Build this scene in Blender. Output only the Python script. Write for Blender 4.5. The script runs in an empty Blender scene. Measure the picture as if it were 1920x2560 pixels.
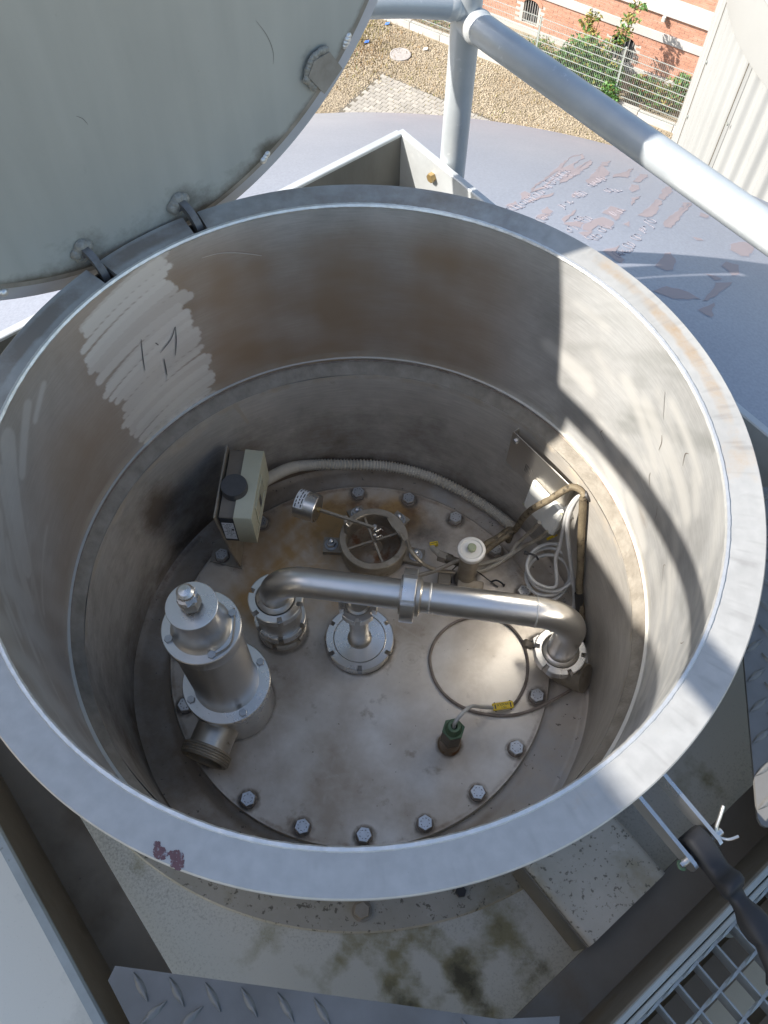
import bpy, math, random
import numpy as np
from mathutils import Vector, Matrix
random.seed(7); rng = np.random.default_rng(7)
PI = math.pi; R_ = math.radians
scene = bpy.context.scene
COL = scene.collection

# ------------------------------------------------------------------ camera
cam_d = bpy.data.cameras.new('camera')
cam = bpy.data.objects.new('camera', cam_d); COL.objects.link(cam)
cam_d.sensor_fit = 'VERTICAL'; cam_d.sensor_height = 24.0
cam_d.lens = 24.0 * 2157.2 / 2560.0
cam_d.clip_start = 0.02; cam_d.clip_end = 400
pit, yaw, roll = R_(-60.3053), R_(3.6769), R_(0.9417)
fw = Vector((math.sin(yaw)*math.cos(pit), math.cos(yaw)*math.cos(pit), math.sin(pit)))
rt = fw.cross(Vector((0, 0, 1))).normalized(); up = rt.cross(fw)
rt2 = rt*math.cos(roll) + up*math.sin(roll); up2 = -rt*math.sin(roll) + up*math.cos(roll)
m = Matrix((rt2, up2, -fw)).transposed().to_4x4(); m.translation = Vector((0, -0.58554, 0.89359))
cam.matrix_world = m
scene.camera = cam

# ------------------------------------------------------------------ light
SUN_AZ, SUN_EL = 188.5, 41.6          # measured anticlockwise from +x
world = bpy.data.worlds.new('World'); scene.world = world; world.use_nodes = True
wn = world.node_tree; wn.nodes.clear()
sky = wn.nodes.new('ShaderNodeTexSky'); sky.sky_type = 'NISHITA'; sky.sun_disc = False
sky.sun_elevation = R_(SUN_EL); sky.sun_rotation = R_(90 - SUN_AZ)
sky.air_density = 1.15; sky.dust_density = 1.6; sky.ozone_density = 1.2
bg = wn.nodes.new('ShaderNodeBackground'); bg.inputs['Strength'].default_value = 0.125
wo = wn.nodes.new('ShaderNodeOutputWorld')
wn.links.new(sky.outputs[0], bg.inputs[0]); wn.links.new(bg.outputs[0], wo.inputs[0])
sun_d = bpy.data.lights.new('sun', 'SUN'); sun_d.energy = 5.0; sun_d.angle = R_(0.53); sun_d.color = (1.0, 0.95, 0.875)
sun = bpy.data.objects.new('sun', sun_d); COL.objects.link(sun)
sv = Vector((math.cos(R_(SUN_AZ))*math.cos(R_(SUN_EL)), math.sin(R_(SUN_AZ))*math.cos(R_(SUN_EL)), math.sin(R_(SUN_EL))))
sun.rotation_euler = sv.to_track_quat('Z', 'Y').to_euler(); sun.location = sv*30
scene.view_settings.view_transform = 'Standard'; scene.view_settings.look = 'None'
scene.view_settings.exposure = 1.0; scene.view_settings.gamma = 1.0
scene.view_settings.use_curve_mapping = False
scene.cycles.use_denoising = True
scene.cycles.max_bounces = 8; scene.cycles.diffuse_bounces = 4; scene.cycles.glossy_bounces = 5
scene.cycles.sample_clamp_indirect = 6.0; scene.cycles.blur_glossy = 0.6

# ------------------------------------------------------------------ materials
def _n(t, kind, **kw):
    n = t.nodes.new(kind)
    for k, v in kw.items(): setattr(n, k, v)
    return n

def mat(name, c1, c2=None, rough=.5, rough2=None, metal=0., scale=12., detail=6., stretch=None, bump=0., bscale=150., bstretch=None,
        spots=None, attrs=(), spec=.5, vary=0., contrast=(.3, .7), grain=None, trans=0., aniso=0.):
    """c1/c2 mixed by a noise; spots=(colour, scale, threshold, strength); attrs=[(attribute, colour, rough)] worn or dirty areas"""
    ma = bpy.data.materials.new(name); ma.use_nodes = True
    t = ma.node_tree; L = t.links.new
    b = t.nodes['Principled BSDF']
    tc = _n(t, 'ShaderNodeTexCoord')
    mp = _n(t, 'ShaderNodeMapping'); L(tc.outputs['Object'], mp.inputs[0])
    if stretch: mp.inputs['Scale'].default_value = stretch
    nz = _n(t, 'ShaderNodeTexNoise'); nz.inputs['Scale'].default_value = scale; nz.inputs['Detail'].default_value = detail; nz.inputs['Roughness'].default_value = .62
    L(mp.outputs[0], nz.inputs['Vector'])
    rp = _n(t, 'ShaderNodeMapRange'); rp.inputs['From Min'].default_value = contrast[0]; rp.inputs['From Max'].default_value = contrast[1]
    L(nz.outputs['Fac'], rp.inputs['Value'])
    mx = _n(t, 'ShaderNodeMix', data_type='RGBA')
    mx.inputs['A'].default_value = (*c1, 1); mx.inputs['B'].default_value = (*(c2 or c1), 1)
    L(rp.outputs[0], mx.inputs['Factor'])
    colr = mx.outputs['Result']
    rr = _n(t, 'ShaderNodeMapRange'); rr.inputs['To Min'].default_value = rough; rr.inputs['To Max'].default_value = rough if rough2 is None else rough2
    L(rp.outputs[0], rr.inputs['Value'])
    rgh = rr.outputs[0]
    if grain:     # (scale, stretch, amount) fine streaks
        m2 = _n(t, 'ShaderNodeMapping'); m2.inputs['Scale'].default_value = grain[1]; L(tc.outputs['Object'], m2.inputs[0])
        g = _n(t, 'ShaderNodeTexNoise'); g.inputs['Scale'].default_value = grain[0]; g.inputs['Detail'].default_value = 4; L(m2.outputs[0], g.inputs['Vector'])
        gr = _n(t, 'ShaderNodeMapRange'); gr.inputs['From Min'].default_value = .3; gr.inputs['From Max'].default_value = .7
        gr.inputs['To Min'].default_value = 1-grain[2]; gr.inputs['To Max'].default_value = 1+grain[2]; L(g.outputs['Fac'], gr.inputs['Value'])
        vm = _n(t, 'ShaderNodeVectorMath', operation='SCALE'); L(colr, vm.inputs[0]); L(gr.outputs[0], vm.inputs['Scale']); colr = vm.outputs[0]
    if vary:
        oi = _n(t, 'ShaderNodeObjectInfo'); vr = _n(t, 'ShaderNodeMapRange'); vr.inputs['To Min'].default_value = 1-vary; vr.inputs['To Max'].default_value = 1+vary
        L(oi.outputs['Random'], vr.inputs['Value'])
        vm = _n(t, 'ShaderNodeVectorMath', operation='SCALE'); L(colr, vm.inputs[0]); L(vr.outputs[0], vm.inputs['Scale']); colr = vm.outputs[0]
    for at in attrs:
        a = _n(t, 'ShaderNodeAttribute'); a.attribute_name = at[0]
        fac = a.outputs['Fac']
        if len(at) > 3:      # break the edge with a noise
            n3 = _n(t, 'ShaderNodeTexNoise'); n3.inputs['Scale'].default_value = at[3]; n3.inputs['Detail'].default_value = 7; n3.inputs['Roughness'].default_value = .7
            L(tc.outputs['Object'], n3.inputs['Vector'])
            ad = _n(t, 'ShaderNodeMath', operation='ADD'); L(fac, ad.inputs[0]); L(n3.outputs['Fac'], ad.inputs[1])
            mr = _n(t, 'ShaderNodeMapRange'); mr.inputs['From Min'].default_value = .72; mr.inputs['From Max'].default_value = 1.15; L(ad.outputs[0], mr.inputs['Value']); fac = mr.outputs[0]
        x = _n(t, 'ShaderNodeMix', data_type='RGBA'); L(fac, x.inputs['Factor']); L(colr, x.inputs['A']); x.inputs['B'].default_value = (*at[1], 1); colr = x.outputs['Result']
        if at[2] is not None:
            y = _n(t, 'ShaderNodeMix', data_type='FLOAT'); L(fac, y.inputs['Factor']); L(rgh, y.inputs['A']); y.inputs['B'].default_value = at[2]; rgh = y.outputs['Result']
    if spots:
        for sp in (spots if isinstance(spots, list) else [spots]):
            n2 = _n(t, 'ShaderNodeTexNoise'); n2.inputs['Scale'].default_value = sp[1]; n2.inputs['Detail'].default_value = 5; n2.inputs['Roughness'].default_value = .6
            L(tc.outputs['Object'], n2.inputs['Vector'])
            mr = _n(t, 'ShaderNodeMapRange'); mr.inputs['From Min'].default_value = sp[2]; mr.inputs['From Max'].default_value = sp[2] + (sp[4] if len(sp) > 4 else .06); mr.inputs['To Max'].default_value = sp[3]
            L(n2.outputs['Fac'], mr.inputs['Value'])
            x = _n(t, 'ShaderNodeMix', data_type='RGBA'); L(mr.outputs[0], x.inputs['Factor']); L(colr, x.inputs['A']); x.inputs['B'].default_value = (*sp[0], 1); colr = x.outputs['Result']
            y = _n(t, 'ShaderNodeMix', data_type='FLOAT'); L(mr.outputs[0], y.inputs['Factor']); L(rgh, y.inputs['A']); y.inputs['B'].default_value = .75; rgh = y.outputs['Result']
    L(colr, b.inputs['Base Color']); L(rgh, b.inputs['Roughness'])
    b.inputs['Metallic'].default_value = metal
    b.inputs['Specular IOR Level'].default_value = spec
    if aniso:
        tg_ = _n(t, 'ShaderNodeTangent', direction_type='RADIAL', axis='Z'); L(tg_.outputs[0], b.inputs['Tangent'])
        b.inputs['Anisotropic'].default_value = aniso; b.inputs['Anisotropic Rotation'].default_value = .25
    if trans:
        b.inputs['Transmission Weight'].default_value = trans
    if bump:
        m3 = _n(t, 'ShaderNodeMapping'); L(tc.outputs['Object'], m3.inputs[0])
        if bstretch: m3.inputs['Scale'].default_value = bstretch
        n4 = _n(t, 'ShaderNodeTexNoise'); n4.inputs['Scale'].default_value = bscale; n4.inputs['Detail'].default_value = 5; L(m3.outputs[0], n4.inputs['Vector'])
        bu = _n(t, 'ShaderNodeBump'); bu.inputs['Strength'].default_value = bump; bu.inputs['Distance'].default_value = .002
        L(n4.outputs['Fac'], bu.inputs['Height']); L(bu.outputs[0], b.inputs['Normal'])
    return ma

MT = {}
DIRT = (.10, .075, .05)
MT['wall'] = mat('old_stainless_wall', (.44, .435, .42), (.68, .68, .665), .44, .34, .60, 6, contrast=(.36, .66), aniso=.75, stretch=(1, 1, .8), bump=.05, bscale=60, grain=(30, (1, 1, 14), .10),
                 attrs=[('mottle', (.27, .275, .255), .40), ('grime', (.36, .265, .18), .42), ('polish', (.82, .80, .75), .36), ('chalk', (.42, .38, .31), .6, 16)])
MT['lower_wall'] = mat('dirty_stainless_wall', (.42, .39, .345), (.62, .59, .54), .50, .40, .6, 7, aniso=.6, bump=.08, bscale=70, grain=(24, (1, 1, 10), .10),
                 attrs=[('grime', (.17, .13, .095), .7, 9), ('chalk', (.46, .40, .32), .65, 22)], spots=((.38, .33, .26), 42, .66, .5))
MT['rim'] = mat('flange_steel', (.44, .435, .415), (.42, .412, .39), .34, .40, .3, 5, bump=.03, bscale=90, grain=(60, (1, 1, 1), .07),
                attrs=[('rust', (.40, .30, .20), .5, 30), ('dull', (.27, .235, .20), .5, 20), ('streak', (.24, .23, .215), .45)], spots=((.2, .17, .14), 160, .71, .6))
MT['weld'] = mat('bright_weld', (.80, .79, .76), (.66, .65, .62), .30, .42, .7, 90, bump=.3, bscale=220)
MT['oldweld'] = mat('grey_weld', (.36, .35, .31), (.24, .23, .2), .5, .6, .35, 160, bump=.8, bscale=240)
MT['plate'] = mat('cover_plate_steel', (.38, .315, .245), (.64, .585, .51), .48, .36, .45, 5, contrast=(.36, .64), bump=.06, bscale=120,
                  attrs=[('ochre', (.40, .225, .06), .62), ('rust', (.13, .062, .03), .75, 18), ('grime', (.12, .10, .08), .7, 12), ('scratch_mark', (.66, .62, .55), .45)],
                  spots=[((.055, .042, .035), 120, .70, .8, .03), ((.16, .12, .085), 26, .62, .5, .12)])
MT['floor'] = mat('gutter_floor_steel', (.36, .315, .26), (.50, .455, .40), .58, .45, .25, 9, bump=.10, bscale=140,
                  attrs=[('grime', (.26, .205, .15), .75, 10), ('rust', (.12, .06, .035), .8, 20), ('clean', (.36, .36, .36), .42, 12)], spots=((.045, .04, .035), 110, .66, .85, .03))
MT['steel'] = mat('stainless_fitting', (.74, .72, .685), (.62, .595, .555), .24, .34, .95, 14, bump=.02, bscale=200, vary=.05, spots=((.24, .19, .14), 60, .68, .5, .1))
MT['steel_dull'] = mat('stainless_fitting_dull', (.60, .565, .51), (.46, .42, .36), .32, .44, .85, 22, bump=.05, bscale=160, spots=((.17, .12, .08), 70, .62, .6, .12))
MT['pipe'] = mat('pickled_pipe', (.72, .69, .645), (.62, .59, .54), .27, .35, .95, 10, bump=.015, bscale=300, spots=((.2, .17, .14), 220, .73, .6))
MT['bolt'] = mat('bolt_steel', (.56, .56, .56), (.44, .44, .43), .32, .42, .85, 60, vary=.12, spots=((.2, .17, .15), 300, .64, .7))
MT['washer'] = mat('washer_steel', (.28, .24, .2), (.16, .12, .09), .5, .6, .6, 80)
MT['strap'] = mat('dark_hinge_steel', (.22, .215, .21), (.13, .125, .12), .4, .6, .5, 40, bump=.2, bscale=150)
MT['hairline'] = mat('hairline_scratch', (.20, .195, .175), None, .6)
MT['mark'] = mat('dark_stamp', (.12, .11, .1), None, .6)
MT['dark'] = mat('dark_gap', (.02, .02, .02), None, .8)
MT['lid'] = mat('lid_panel_grey', (.45, .465, .425), (.42, .43, .395), .50, .58, .25, 3.5, bump=.02, bscale=220, grain=(30, (1, 1, .12), .05),
                attrs=[('grime', (.14, .125, .095), .7, 14)], spots=[((.48, .48, .44), 150, .735, .6, .02), ((.2, .2, .17), 60, .72, .5, .04)])
MT['lid_ring'] = mat('lid_ring_steel', (.60, .62, .66), (.50, .52, .55), .38, .46, .4, 8, bump=.03, bscale=120, spots=((.15, .13, .1), 90, .7, .6))
MT['lid_edge'] = mat('lid_edge_dirty', (.38, .355, .31), (.22, .20, .165), .6, .7, .3, 20, bump=.15, bscale=150)
MT['galv'] = mat('galvanised_steel', (.55, .57, .57), (.45, .465, .465), .42, .54, .35, 16, bump=.05, bscale=120, spots=((.60, .61, .60), 40, .62, .5, .08))
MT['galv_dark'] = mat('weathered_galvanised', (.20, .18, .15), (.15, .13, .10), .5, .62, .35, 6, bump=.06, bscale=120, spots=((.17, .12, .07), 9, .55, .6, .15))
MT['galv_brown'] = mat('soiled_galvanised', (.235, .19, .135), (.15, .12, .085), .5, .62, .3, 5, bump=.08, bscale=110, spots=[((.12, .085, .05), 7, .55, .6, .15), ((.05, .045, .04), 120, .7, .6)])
MT['galv_darkened'] = mat('darkened_galvanised', (.19, .185, .165), (.12, .115, .095), .6, .7, .2, 8, stretch=(1, 1, .3), bump=.08, bscale=90)
MT['galv_grate'] = mat('grating_galvanised', (.27, .295, .30), (.20, .22, .225), .45, .55, .35, 30)
MT['galv_edge'] = mat('galvanised_edge', (.34, .36, .345), (.27, .28, .26), .5, .6, .4, 18, bump=.06, bscale=150, spots=((.16, .15, .12), 70, .62, .6))
MT['tube_galv'] = mat('galvanised_tube', (.46, .49, .505), (.38, .41, .43), .36, .46, .25, 16, bump=.06, bscale=90, spots=((.62, .64, .65), 55, .64, .5, .05))
MT['tank'] = mat('tank_paint', (.275, .287, .328), (.25, .262, .302), .32, .40, .10, 2.5, bump=.05, bscale=420, grain=(170, (1, 1, 1), .10), spots=((.06, .058, .05), 95, .745, .7, .03), attrs=[('stain', (.19, .20, .185), .65, 9), ('grimy', (.60, .58, .52), .75, 7), ('grit', (.16, .145, .115), .85, 330), ('moss', (.29, .26, .155), .85, 24), ('soot', (.10, .09, .06), .85, 55)])
MT['film'] = mat('film_residue', (.285, .235, .235), (.30, .25, .25), .5, .6, 0, 30)
MT['film_edge'] = mat('film_glue_edge', (.30, .30, .34), None, .5)
MT['glyph'] = mat('letter_residue', (.27, .255, .28), None, .9, spec=.1)
MT['mossy'] = mat('mossy_steel', (.47, .43, .36), (.36, .33, .26), .6, .75, .1, 12, bump=.12, bscale=160, spots=[((.23, .19, .075), 11, .52, .75, .16), ((.09, .08, .055), 150, .59, .75, .05), ((.6, .57, .5), 60, .64, .4, .08)])
MT['checker'] = mat('checker_plate_galv', (.215, .21, .20), (.145, .14, .13), .42, .55, .4, 9, bump=.06, bscale=120, spots=((.2, .19, .17), 18, .6, .5, .15))
MT['rubber'] = mat('black_rubber', (.014, .014, .016), (.02, .02, .022), .5, .62, 0, 20, bump=.05, bscale=200)
MT['cream'] = mat('cream_plastic', (.55, .53, .39), (.47, .45, .32), .45, .5, 0, 10, bump=.02, spots=((.25, .2, .13), 14, .58, .5, .2))
MT['brown_plastic'] = mat('dusty_brown_plastic', (.20, .165, .125), (.15, .12, .09), .6, .7, 0, 14, spots=((.34, .28, .2), 60, .68, .6))
MT['knob'] = mat('grey_knob', (.085, .082, .078), (.065, .062, .06), .55, .65, 0, 30)
MT['black'] = mat('black_plastic', (.025, .025, .027), None, .4)
MT['white'] = mat('white_plastic', (.78, .78, .74), (.72, .71, .66), .4, .45, 0, 10)
MT['paper'] = mat('label_paper', (.74, .75, .76), None, .6)
MT['dialglass'] = mat('dial_window', (.62, .60, .44), (.5, .47, .33), .15, None, 0, 20)
MT['ink'] = mat('printed_ink', (.04, .04, .045), None, .6)
MT['conduit'] = mat('dusty_conduit', (.46, .42, .35), (.35, .31, .245), .6, .7, 0, 25, spots=((.15, .11, .07), 20, .58, .6, .15))
MT['braid'] = mat('soiled_braid', (.235, .19, .12), (.12, .09, .055), .55, .7, .2, 60, bump=.9, bscale=420, spots=((.035, .027, .018), 90, .55, .8, .08))
MT['cable'] = mat('grey_cable', (.50, .50, .49), (.42, .41, .39), .45, .5, 0, 30)
MT['cable_dust'] = mat('dusty_cable', (.30, .255, .215), (.15, .115, .09), .7, None, 0, 40)
MT['cable_black'] = mat('black_cable', (.03, .027, .025), None, .5)
MT['yellow'] = mat('yellow_tag', (.72, .52, .03), (.65, .45, .02), .45, None, 0, 30)
MT['green'] = mat('green_gland', (.05, .12, .06), (.12, .17, .10), .5, .6, 0, 90)
MT['brass'] = mat('brass', (.42, .30, .13), (.33, .23, .1), .4, None, .6, 60)
MT['gland_body'] = mat('brown_gland_body', (.10, .085, .065), (.16, .13, .09), .55, None, .3, 60)
MT['sensor_cap'] = mat('sensor_cap_white', (.72, .70, .66), (.64, .61, .55), .4, .5, .1, 40)
MT['nutgreen'] = mat('zinc_yellow_bolt', (.42, .45, .30), (.35, .38, .24), .4, None, .5, 60)
MT['dusty_steel'] = mat('dusty_steel', (.40, .35, .28), (.28, .235, .175), .5, .6, .5, 30, bump=.05, spots=((.16, .12, .075), 40, .6, .6, .1))
MT['redpaint'] = mat('red_paint', (.17, .075, .08), (.12, .06, .065), .55, None, 0, 160, spots=((.36, .36, .37), 130, .55, .9, .1))
# surroundings
MT['ground'] = mat('soil', (.30, .25, .18), (.22, .18, .12), .9, None, 0, 3, bump=.3, bscale=40)
MT['gravel'] = mat('gravel_stones', (.42, .355, .26), (.28, .225, .15), .85, None, 0, .9, detail=10)
MT['paver'] = mat('concrete_paver', (.34, .32, .28), (.27, .25, .215), .85, None, 0, 9, vary=.12)
MT['joint'] = mat('joint_sand', (.13, .115, .09), None, .95)
MT['kerb'] = mat('pale_kerb', (.52, .50, .47), (.42, .40, .365), .85, None, 0, 5, spots=((.25, .22, .18), 12, .66, .6, .1))
MT['brick'] = mat('red_brick', (.50, .265, .185), (.42, .21, .14), .85, None, 0, 4.5, detail=8, contrast=(.35, .65))
MT['mortar'] = mat('mortar', (.50, .46, .42), None, .9)
MT['plaster'] = mat('white_plaster', (.50, .48, .455), (.44, .42, .395), .85, None, 0, 2)
MT['clad'] = mat('white_cladding', (.36, .37, .37), (.325, .335, .335), .4, None, .15, 1.5)
MT['leaf'] = mat('leaf_green', (.10, .22, .05), (.05, .13, .03), .55, None, 0, 6, spots=((.18, .22, .05), 9, .6, .6))
MT['leaf_y'] = mat('leaf_yellow_green', (.20, .22, .05), (.28, .19, .05), .6, None, 0, 4)
MT['leaf_r'] = mat('leaf_reddish', (.20, .05, .03), (.22, .12, .04), .6, None, 0, 5)
MT['twig'] = mat('twig', (.12, .08, .05), None, .9)
MT['weed'] = mat('dry_weeds', (.30, .19, .09), (.17, .15, .05), .9, None, 0, 1.2, contrast=(.4, .6))
MT['glass'] = mat('window_glass', (.03, .035, .04), None, .08)
MT['wire'] = mat('galvanised_wire', (.50, .55, .53), None, .4, None, .5)
MT['iron'] = mat('cast_iron', (.42, .40, .38), (.3, .28, .26), .7, None, .2, 20)
MT['blue'] = mat('blue_litter', (.05, .15, .5), None, .5)
MT['sheet'] = mat('grey_sheet', (.30, .31, .31), (.26, .27, .27), .6, None, 0, 6)

# ------------------------------------------------------------------ mesh tools
class MB:
    def __init__(s): s.v = []; s.f = []; s.smooth = True
    def add(s, vs, fs):
        o = len(s.v); s.v += [tuple(map(float, q)) for q in vs]; s.f += [tuple(i+o for i in f) for f in fs]; return s
    def box(s, c, sz, rot=None, taper=1.0):
        a, b, h = sz[0]/2, sz[1]/2, sz[2]/2
        vs = [Vector((x*(taper if z > 0 else 1), y*(taper if z > 0 else 1), z)) for z in (-h, h) for x, y in ((-a, -b), (a, -b), (a, b), (-a, b))]
        if rot is not None: vs = [rot @ q for q in vs]
        c = Vector(c)
        return s.add([q+c for q in vs], [(3, 2, 1, 0), (4, 5, 6, 7), (0, 1, 5, 4), (1, 2, 6, 5), (2, 3, 7, 6), (3, 0, 4, 7)])
    def rbox(s, c, sz, r=.003, rot=None, seg=2):
        # box with rounded vertical edges and a chamfered top
        a, b, h = sz[0]/2, sz[1]/2, sz[2]/2
        def loop(ins, z):
            out = []
            for cx, cy, a0 in ((a-r, b-r, 0), (-a+r, b-r, 90), (-a+r, -b+r, 180), (a-r, -b+r, 270)):
                for k in range(seg+1):
                    t = R_(a0+90*k/seg); out.append(Vector((cx+(r-ins)*math.cos(t), cy+(r-ins)*math.sin(t), z)))
            return out
        loops = [loop(r*.6, -h), loop(0, -h+r*.6), loop(0, h-r*.6), loop(r*.6, h)]
        n = len(loops[0]); vs = [q for l in loops for q in l]
        if rot is not None: vs = [rot @ q for q in vs]
        c = Vector(c); vs = [q+c for q in vs]
        fs = [tuple(range(n))[::-1], tuple(range(3*n, 4*n))]
        for k in range(3):
            for i in range(n): fs.append((k*n+i, k*n+(i+1) % n, (k+1)*n+(i+1) % n, (k+1)*n+i))
        return s.add(vs, fs)
    def lathe(s, prof, seg=48, c=(0, 0, 0), axis=None, a0=0., a1=360., caps=True):
        full = abs(a1-a0-360) < 1e-6
        n = seg if full else seg+1
        vs = []
        q = Vector((0, 0, 1)).rotation_difference(Vector(axis).normalized()) if axis is not None else None
        for k in range(n):
            t = R_(a0+(a1-a0)*k/seg); ct, st = math.cos(t), math.sin(t)
            for r, z in prof:
                p = Vector((r*ct, r*st, z))
                if q: p = q @ p
                vs.append(p+Vector(c))
        m_ = len(prof); fs = []
        for k in range(seg):
            k2 = (k+1) % n
            for j in range(m_-1):
                if prof[j][0] < 1e-9 and prof[j+1][0] < 1e-9: continue
                if prof[j][0] < 1e-9: fs.append((k*m_+j, k2*m_+j+1, k*m_+j+1))
                elif prof[j+1][0] < 1e-9: fs.append((k*m_+j, k2*m_+j, k*m_+j+1))
                else: fs.append((k*m_+j, k2*m_+j, k2*m_+j+1, k*m_+j+1))
        if not full and caps:
            fs.append(tuple(range(m_))); fs.append(tuple(range((n-1)*m_, n*m_))[::-1])
        return s.add(vs, fs)
    def cyl(s, c, r, h, seg=32, axis=None, ch=0.0, r2=None):
        r2 = r if r2 is None else r2
        pr = [(0, 0), (r-ch, 0), (r, ch), (r2, h-ch), (r2-ch, h), (0, h)] if ch else [(0, 0), (r, 0), (r2, h), (0, h)]
        return s.lathe(pr, seg, c, axis)
    def tube(s, pts, r, seg=10, caps=True, spline=0, ripple=None):
        P = [Vector(q) for q in pts]
        n0 = len(P)
        if spline: P = catmull(P, spline)
        n = len(P)
        if isinstance(r, (list, tuple)) and len(r) != n: r = [float(np.interp(i/(n-1)*(n0-1), range(n0), r)) for i in range(n)]
        vs = []; fs = []
        T = [(P[min(i+1, n-1)]-P[max(i-1, 0)]).normalized() for i in range(n)]
        N = T[0].orthogonal().normalized()
        for i in range(n):
            if i: N = (N - T[i]*N.dot(T[i])); N = N.normalized() if N.length > 1e-6 else T[i].orthogonal().normalized()
            B = T[i].cross(N); ri = r[i] if isinstance(r, (list, tuple)) else r
            if ripple: ri = ri*(1+ripple*(1 if i % 2 else -1))
            for k in range(seg):
                t = 2*PI*k/seg; vs.append(P[i]+N*(ri*math.cos(t))+B*(ri*math.sin(t)))
        for i in range(n-1):
            for k in range(seg): fs.append((i*seg+k, i*seg+(k+1) % seg, (i+1)*seg+(k+1) % seg, (i+1)*seg+k))
        if caps: fs.append(tuple(range(seg))[::-1]); fs.append(tuple(range((n-1)*seg, n*seg)))
        return s.add(vs, fs)
    def prism(s, poly, d0, d1, fr):
        # poly in 2D, extruded from d0 to d1; fr(x, y, d) -> point
        n = len(poly)
        vs = [fr(x, y, d0) for x, y in poly]+[fr(x, y, d1) for x, y in poly]
        return s.add(vs, [tuple(range(n))[::-1], tuple(range(n, 2*n))]+[(i, (i+1) % n, n+(i+1) % n, n+i) for i in range(n)])
    def hexa(s, c, af, h, axis=None, rot=0., ch=.0012):
        rr = af/math.sqrt(3)
        pr = [(0, 0), (rr, 0), (rr, h-ch), (rr*.93, h), (0, h)]
        return s.lathe(pr, 6, c, axis, rot, rot+360)

def catmull(P, k):
    out = []
    n = len(P)
    for i in range(n-1):
        p0, p1, p2, p3 = P[max(i-1, 0)], P[i], P[i+1], P[min(i+2, n-1)]
        for j in range(k):
            t = j/k
            out.append(.5*((2*p1)+(p2-p0)*t+(2*p0-5*p1+4*p2-p3)*t*t+(3*p1-p0-3*p2+p3)*t**3))
    out.append(P[-1]); return out

def build(name, mb, material, parent=None, origin=(0, 0, 0), smooth=True, angle=35):
    me = bpy.data.meshes.new(name)
    o3 = Vector(origin)
    if parent is not None:
        o3 = root_loc(parent)
    me.from_pydata([(x-o3.x, y-o3.y, z-o3.z) for x, y, z in mb.v], [], mb.f); me.update()
    import bmesh
    bm = bmesh.new(); bm.from_mesh(me); bmesh.ops.recalc_face_normals(bm, faces=bm.faces); bm.to_mesh(me); bm.free()
    if smooth:
        me.shade_smooth(); me.set_sharp_from_angle(angle=R_(angle))
    me.materials.append(MT[material] if isinstance(material, str) else material)
    ob = bpy.data.objects.new(name, me); COL.objects.link(ob)
    if parent is None: ob.location = o3
    else: ob.parent = parent
    return ob

def root_loc(o):
    p = Vector((0, 0, 0))
    while o is not None: p = p+o.location; o = o.parent
    return p

def tag(o, label=None, cat=None, group=None, kind=None):
    if label: o['label'] = label
    if cat: o['category'] = cat
    if group: o['group'] = group
    if kind: o['kind'] = kind
    return o

def thing(name, label, cat, loc, group=None):
    o = bpy.data.objects.new(name, None); COL.objects.link(o); o.location = loc; o.empty_display_size = .05
    return tag(o, label, cat, group)

def dup(o, loc=None, rotz=None, parent=None):
    c = o.copy(); COL.objects.link(c)
    if parent is not None: c.parent = parent
    if loc is not None: c.location = loc
    if rotz is not None: c.rotation_euler = (0, 0, rotz)
    return c

def set_attr(ob, name, arr):
    a = ob.data.attributes.new(name, 'FLOAT', 'POINT'); a.data.foreach_set('value', np.asarray(arr, dtype=np.float32))

def verts(ob):
    n = len(ob.data.vertices); a = np.empty(n*3); ob.data.vertices.foreach_get('co', a); return a.reshape(-1, 3)

def fbm(u, v, seed, fu, fv, n_=26):
    r_ = np.random.default_rng(seed); out = np.zeros(len(u)); tot = 0
    for k in range(n_):
        o = 2**r_.uniform(0, 3); w_ = o**-.8; out += w_*np.sin(u*fu*o*r_.uniform(.4, 1)+v*fv*o*r_.uniform(-1, 1)+r_.uniform(0, 7)); tot += w_*w_/2
    return out/math.sqrt(tot)      # about unit variance

def sstep(a, b, x):
    t = np.clip((x-a)/(b-a), 0, 1); return t*t*(3-2*t)

def capsule(x, y, ax, ay, bx, by, r, soft):
    dx, dy = bx-ax, by-ay; t = np.clip(((x-ax)*dx+(y-ay)*dy)/(dx*dx+dy*dy+1e-12), 0, 1)
    d = np.hypot(x-ax-t*dx, y-ay-t*dy); return 1-sstep(r-soft, r+soft, d)

# ================================================================== HATCH SHAFT
ZP = -0.688           # top of the bolted cover plate
RIN, ROUT, RLOW = .4545, .4995, .438
ZSEAM = -.364
hatch = thing('access_hatch', 'big round stainless steel hatch shaft with broad flat rim, standing open', 'hatch', (0, 0, 0))

def slots(): return (117.4, 136.3)
SW = 1.35
mb = MB()
arcs = [(117.4+SW, 136.3-SW), (136.3+SW, 360+117.4-SW)]
rimprof = [(RIN+.0005, -.009), (RIN+.0005, -.0006), (RIN+.0012, 0), (ROUT-.0015, 0), (ROUT, -.0015), (ROUT, -.009)]
def ring_grid(mb, a0, a1, seg):
    pr = [(RIN+.0005, -.009), (RIN+.0005, -.0006)]+[(RIN+.0015+(ROUT-.003-RIN)*k/10, 0) for k in range(11)]+[(ROUT, -.0015), (ROUT, -.009)]
    mb.lathe(pr+[pr[0]], seg, a0=a0, a1=a1)
ring_grid(mb, *arcs[0], 60); ring_grid(mb, *arcs[1], 1300)
rim = build('rim', mb, 'rim', hatch, angle=30)
v = verts(rim); az = np.degrees(np.arctan2(v[:, 1], v[:, 0])); rr = np.hypot(v[:, 0], v[:, 1])
g = lambda a, w: np.exp(-((((az-a+180) % 360)-180)/w)**2)
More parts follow.
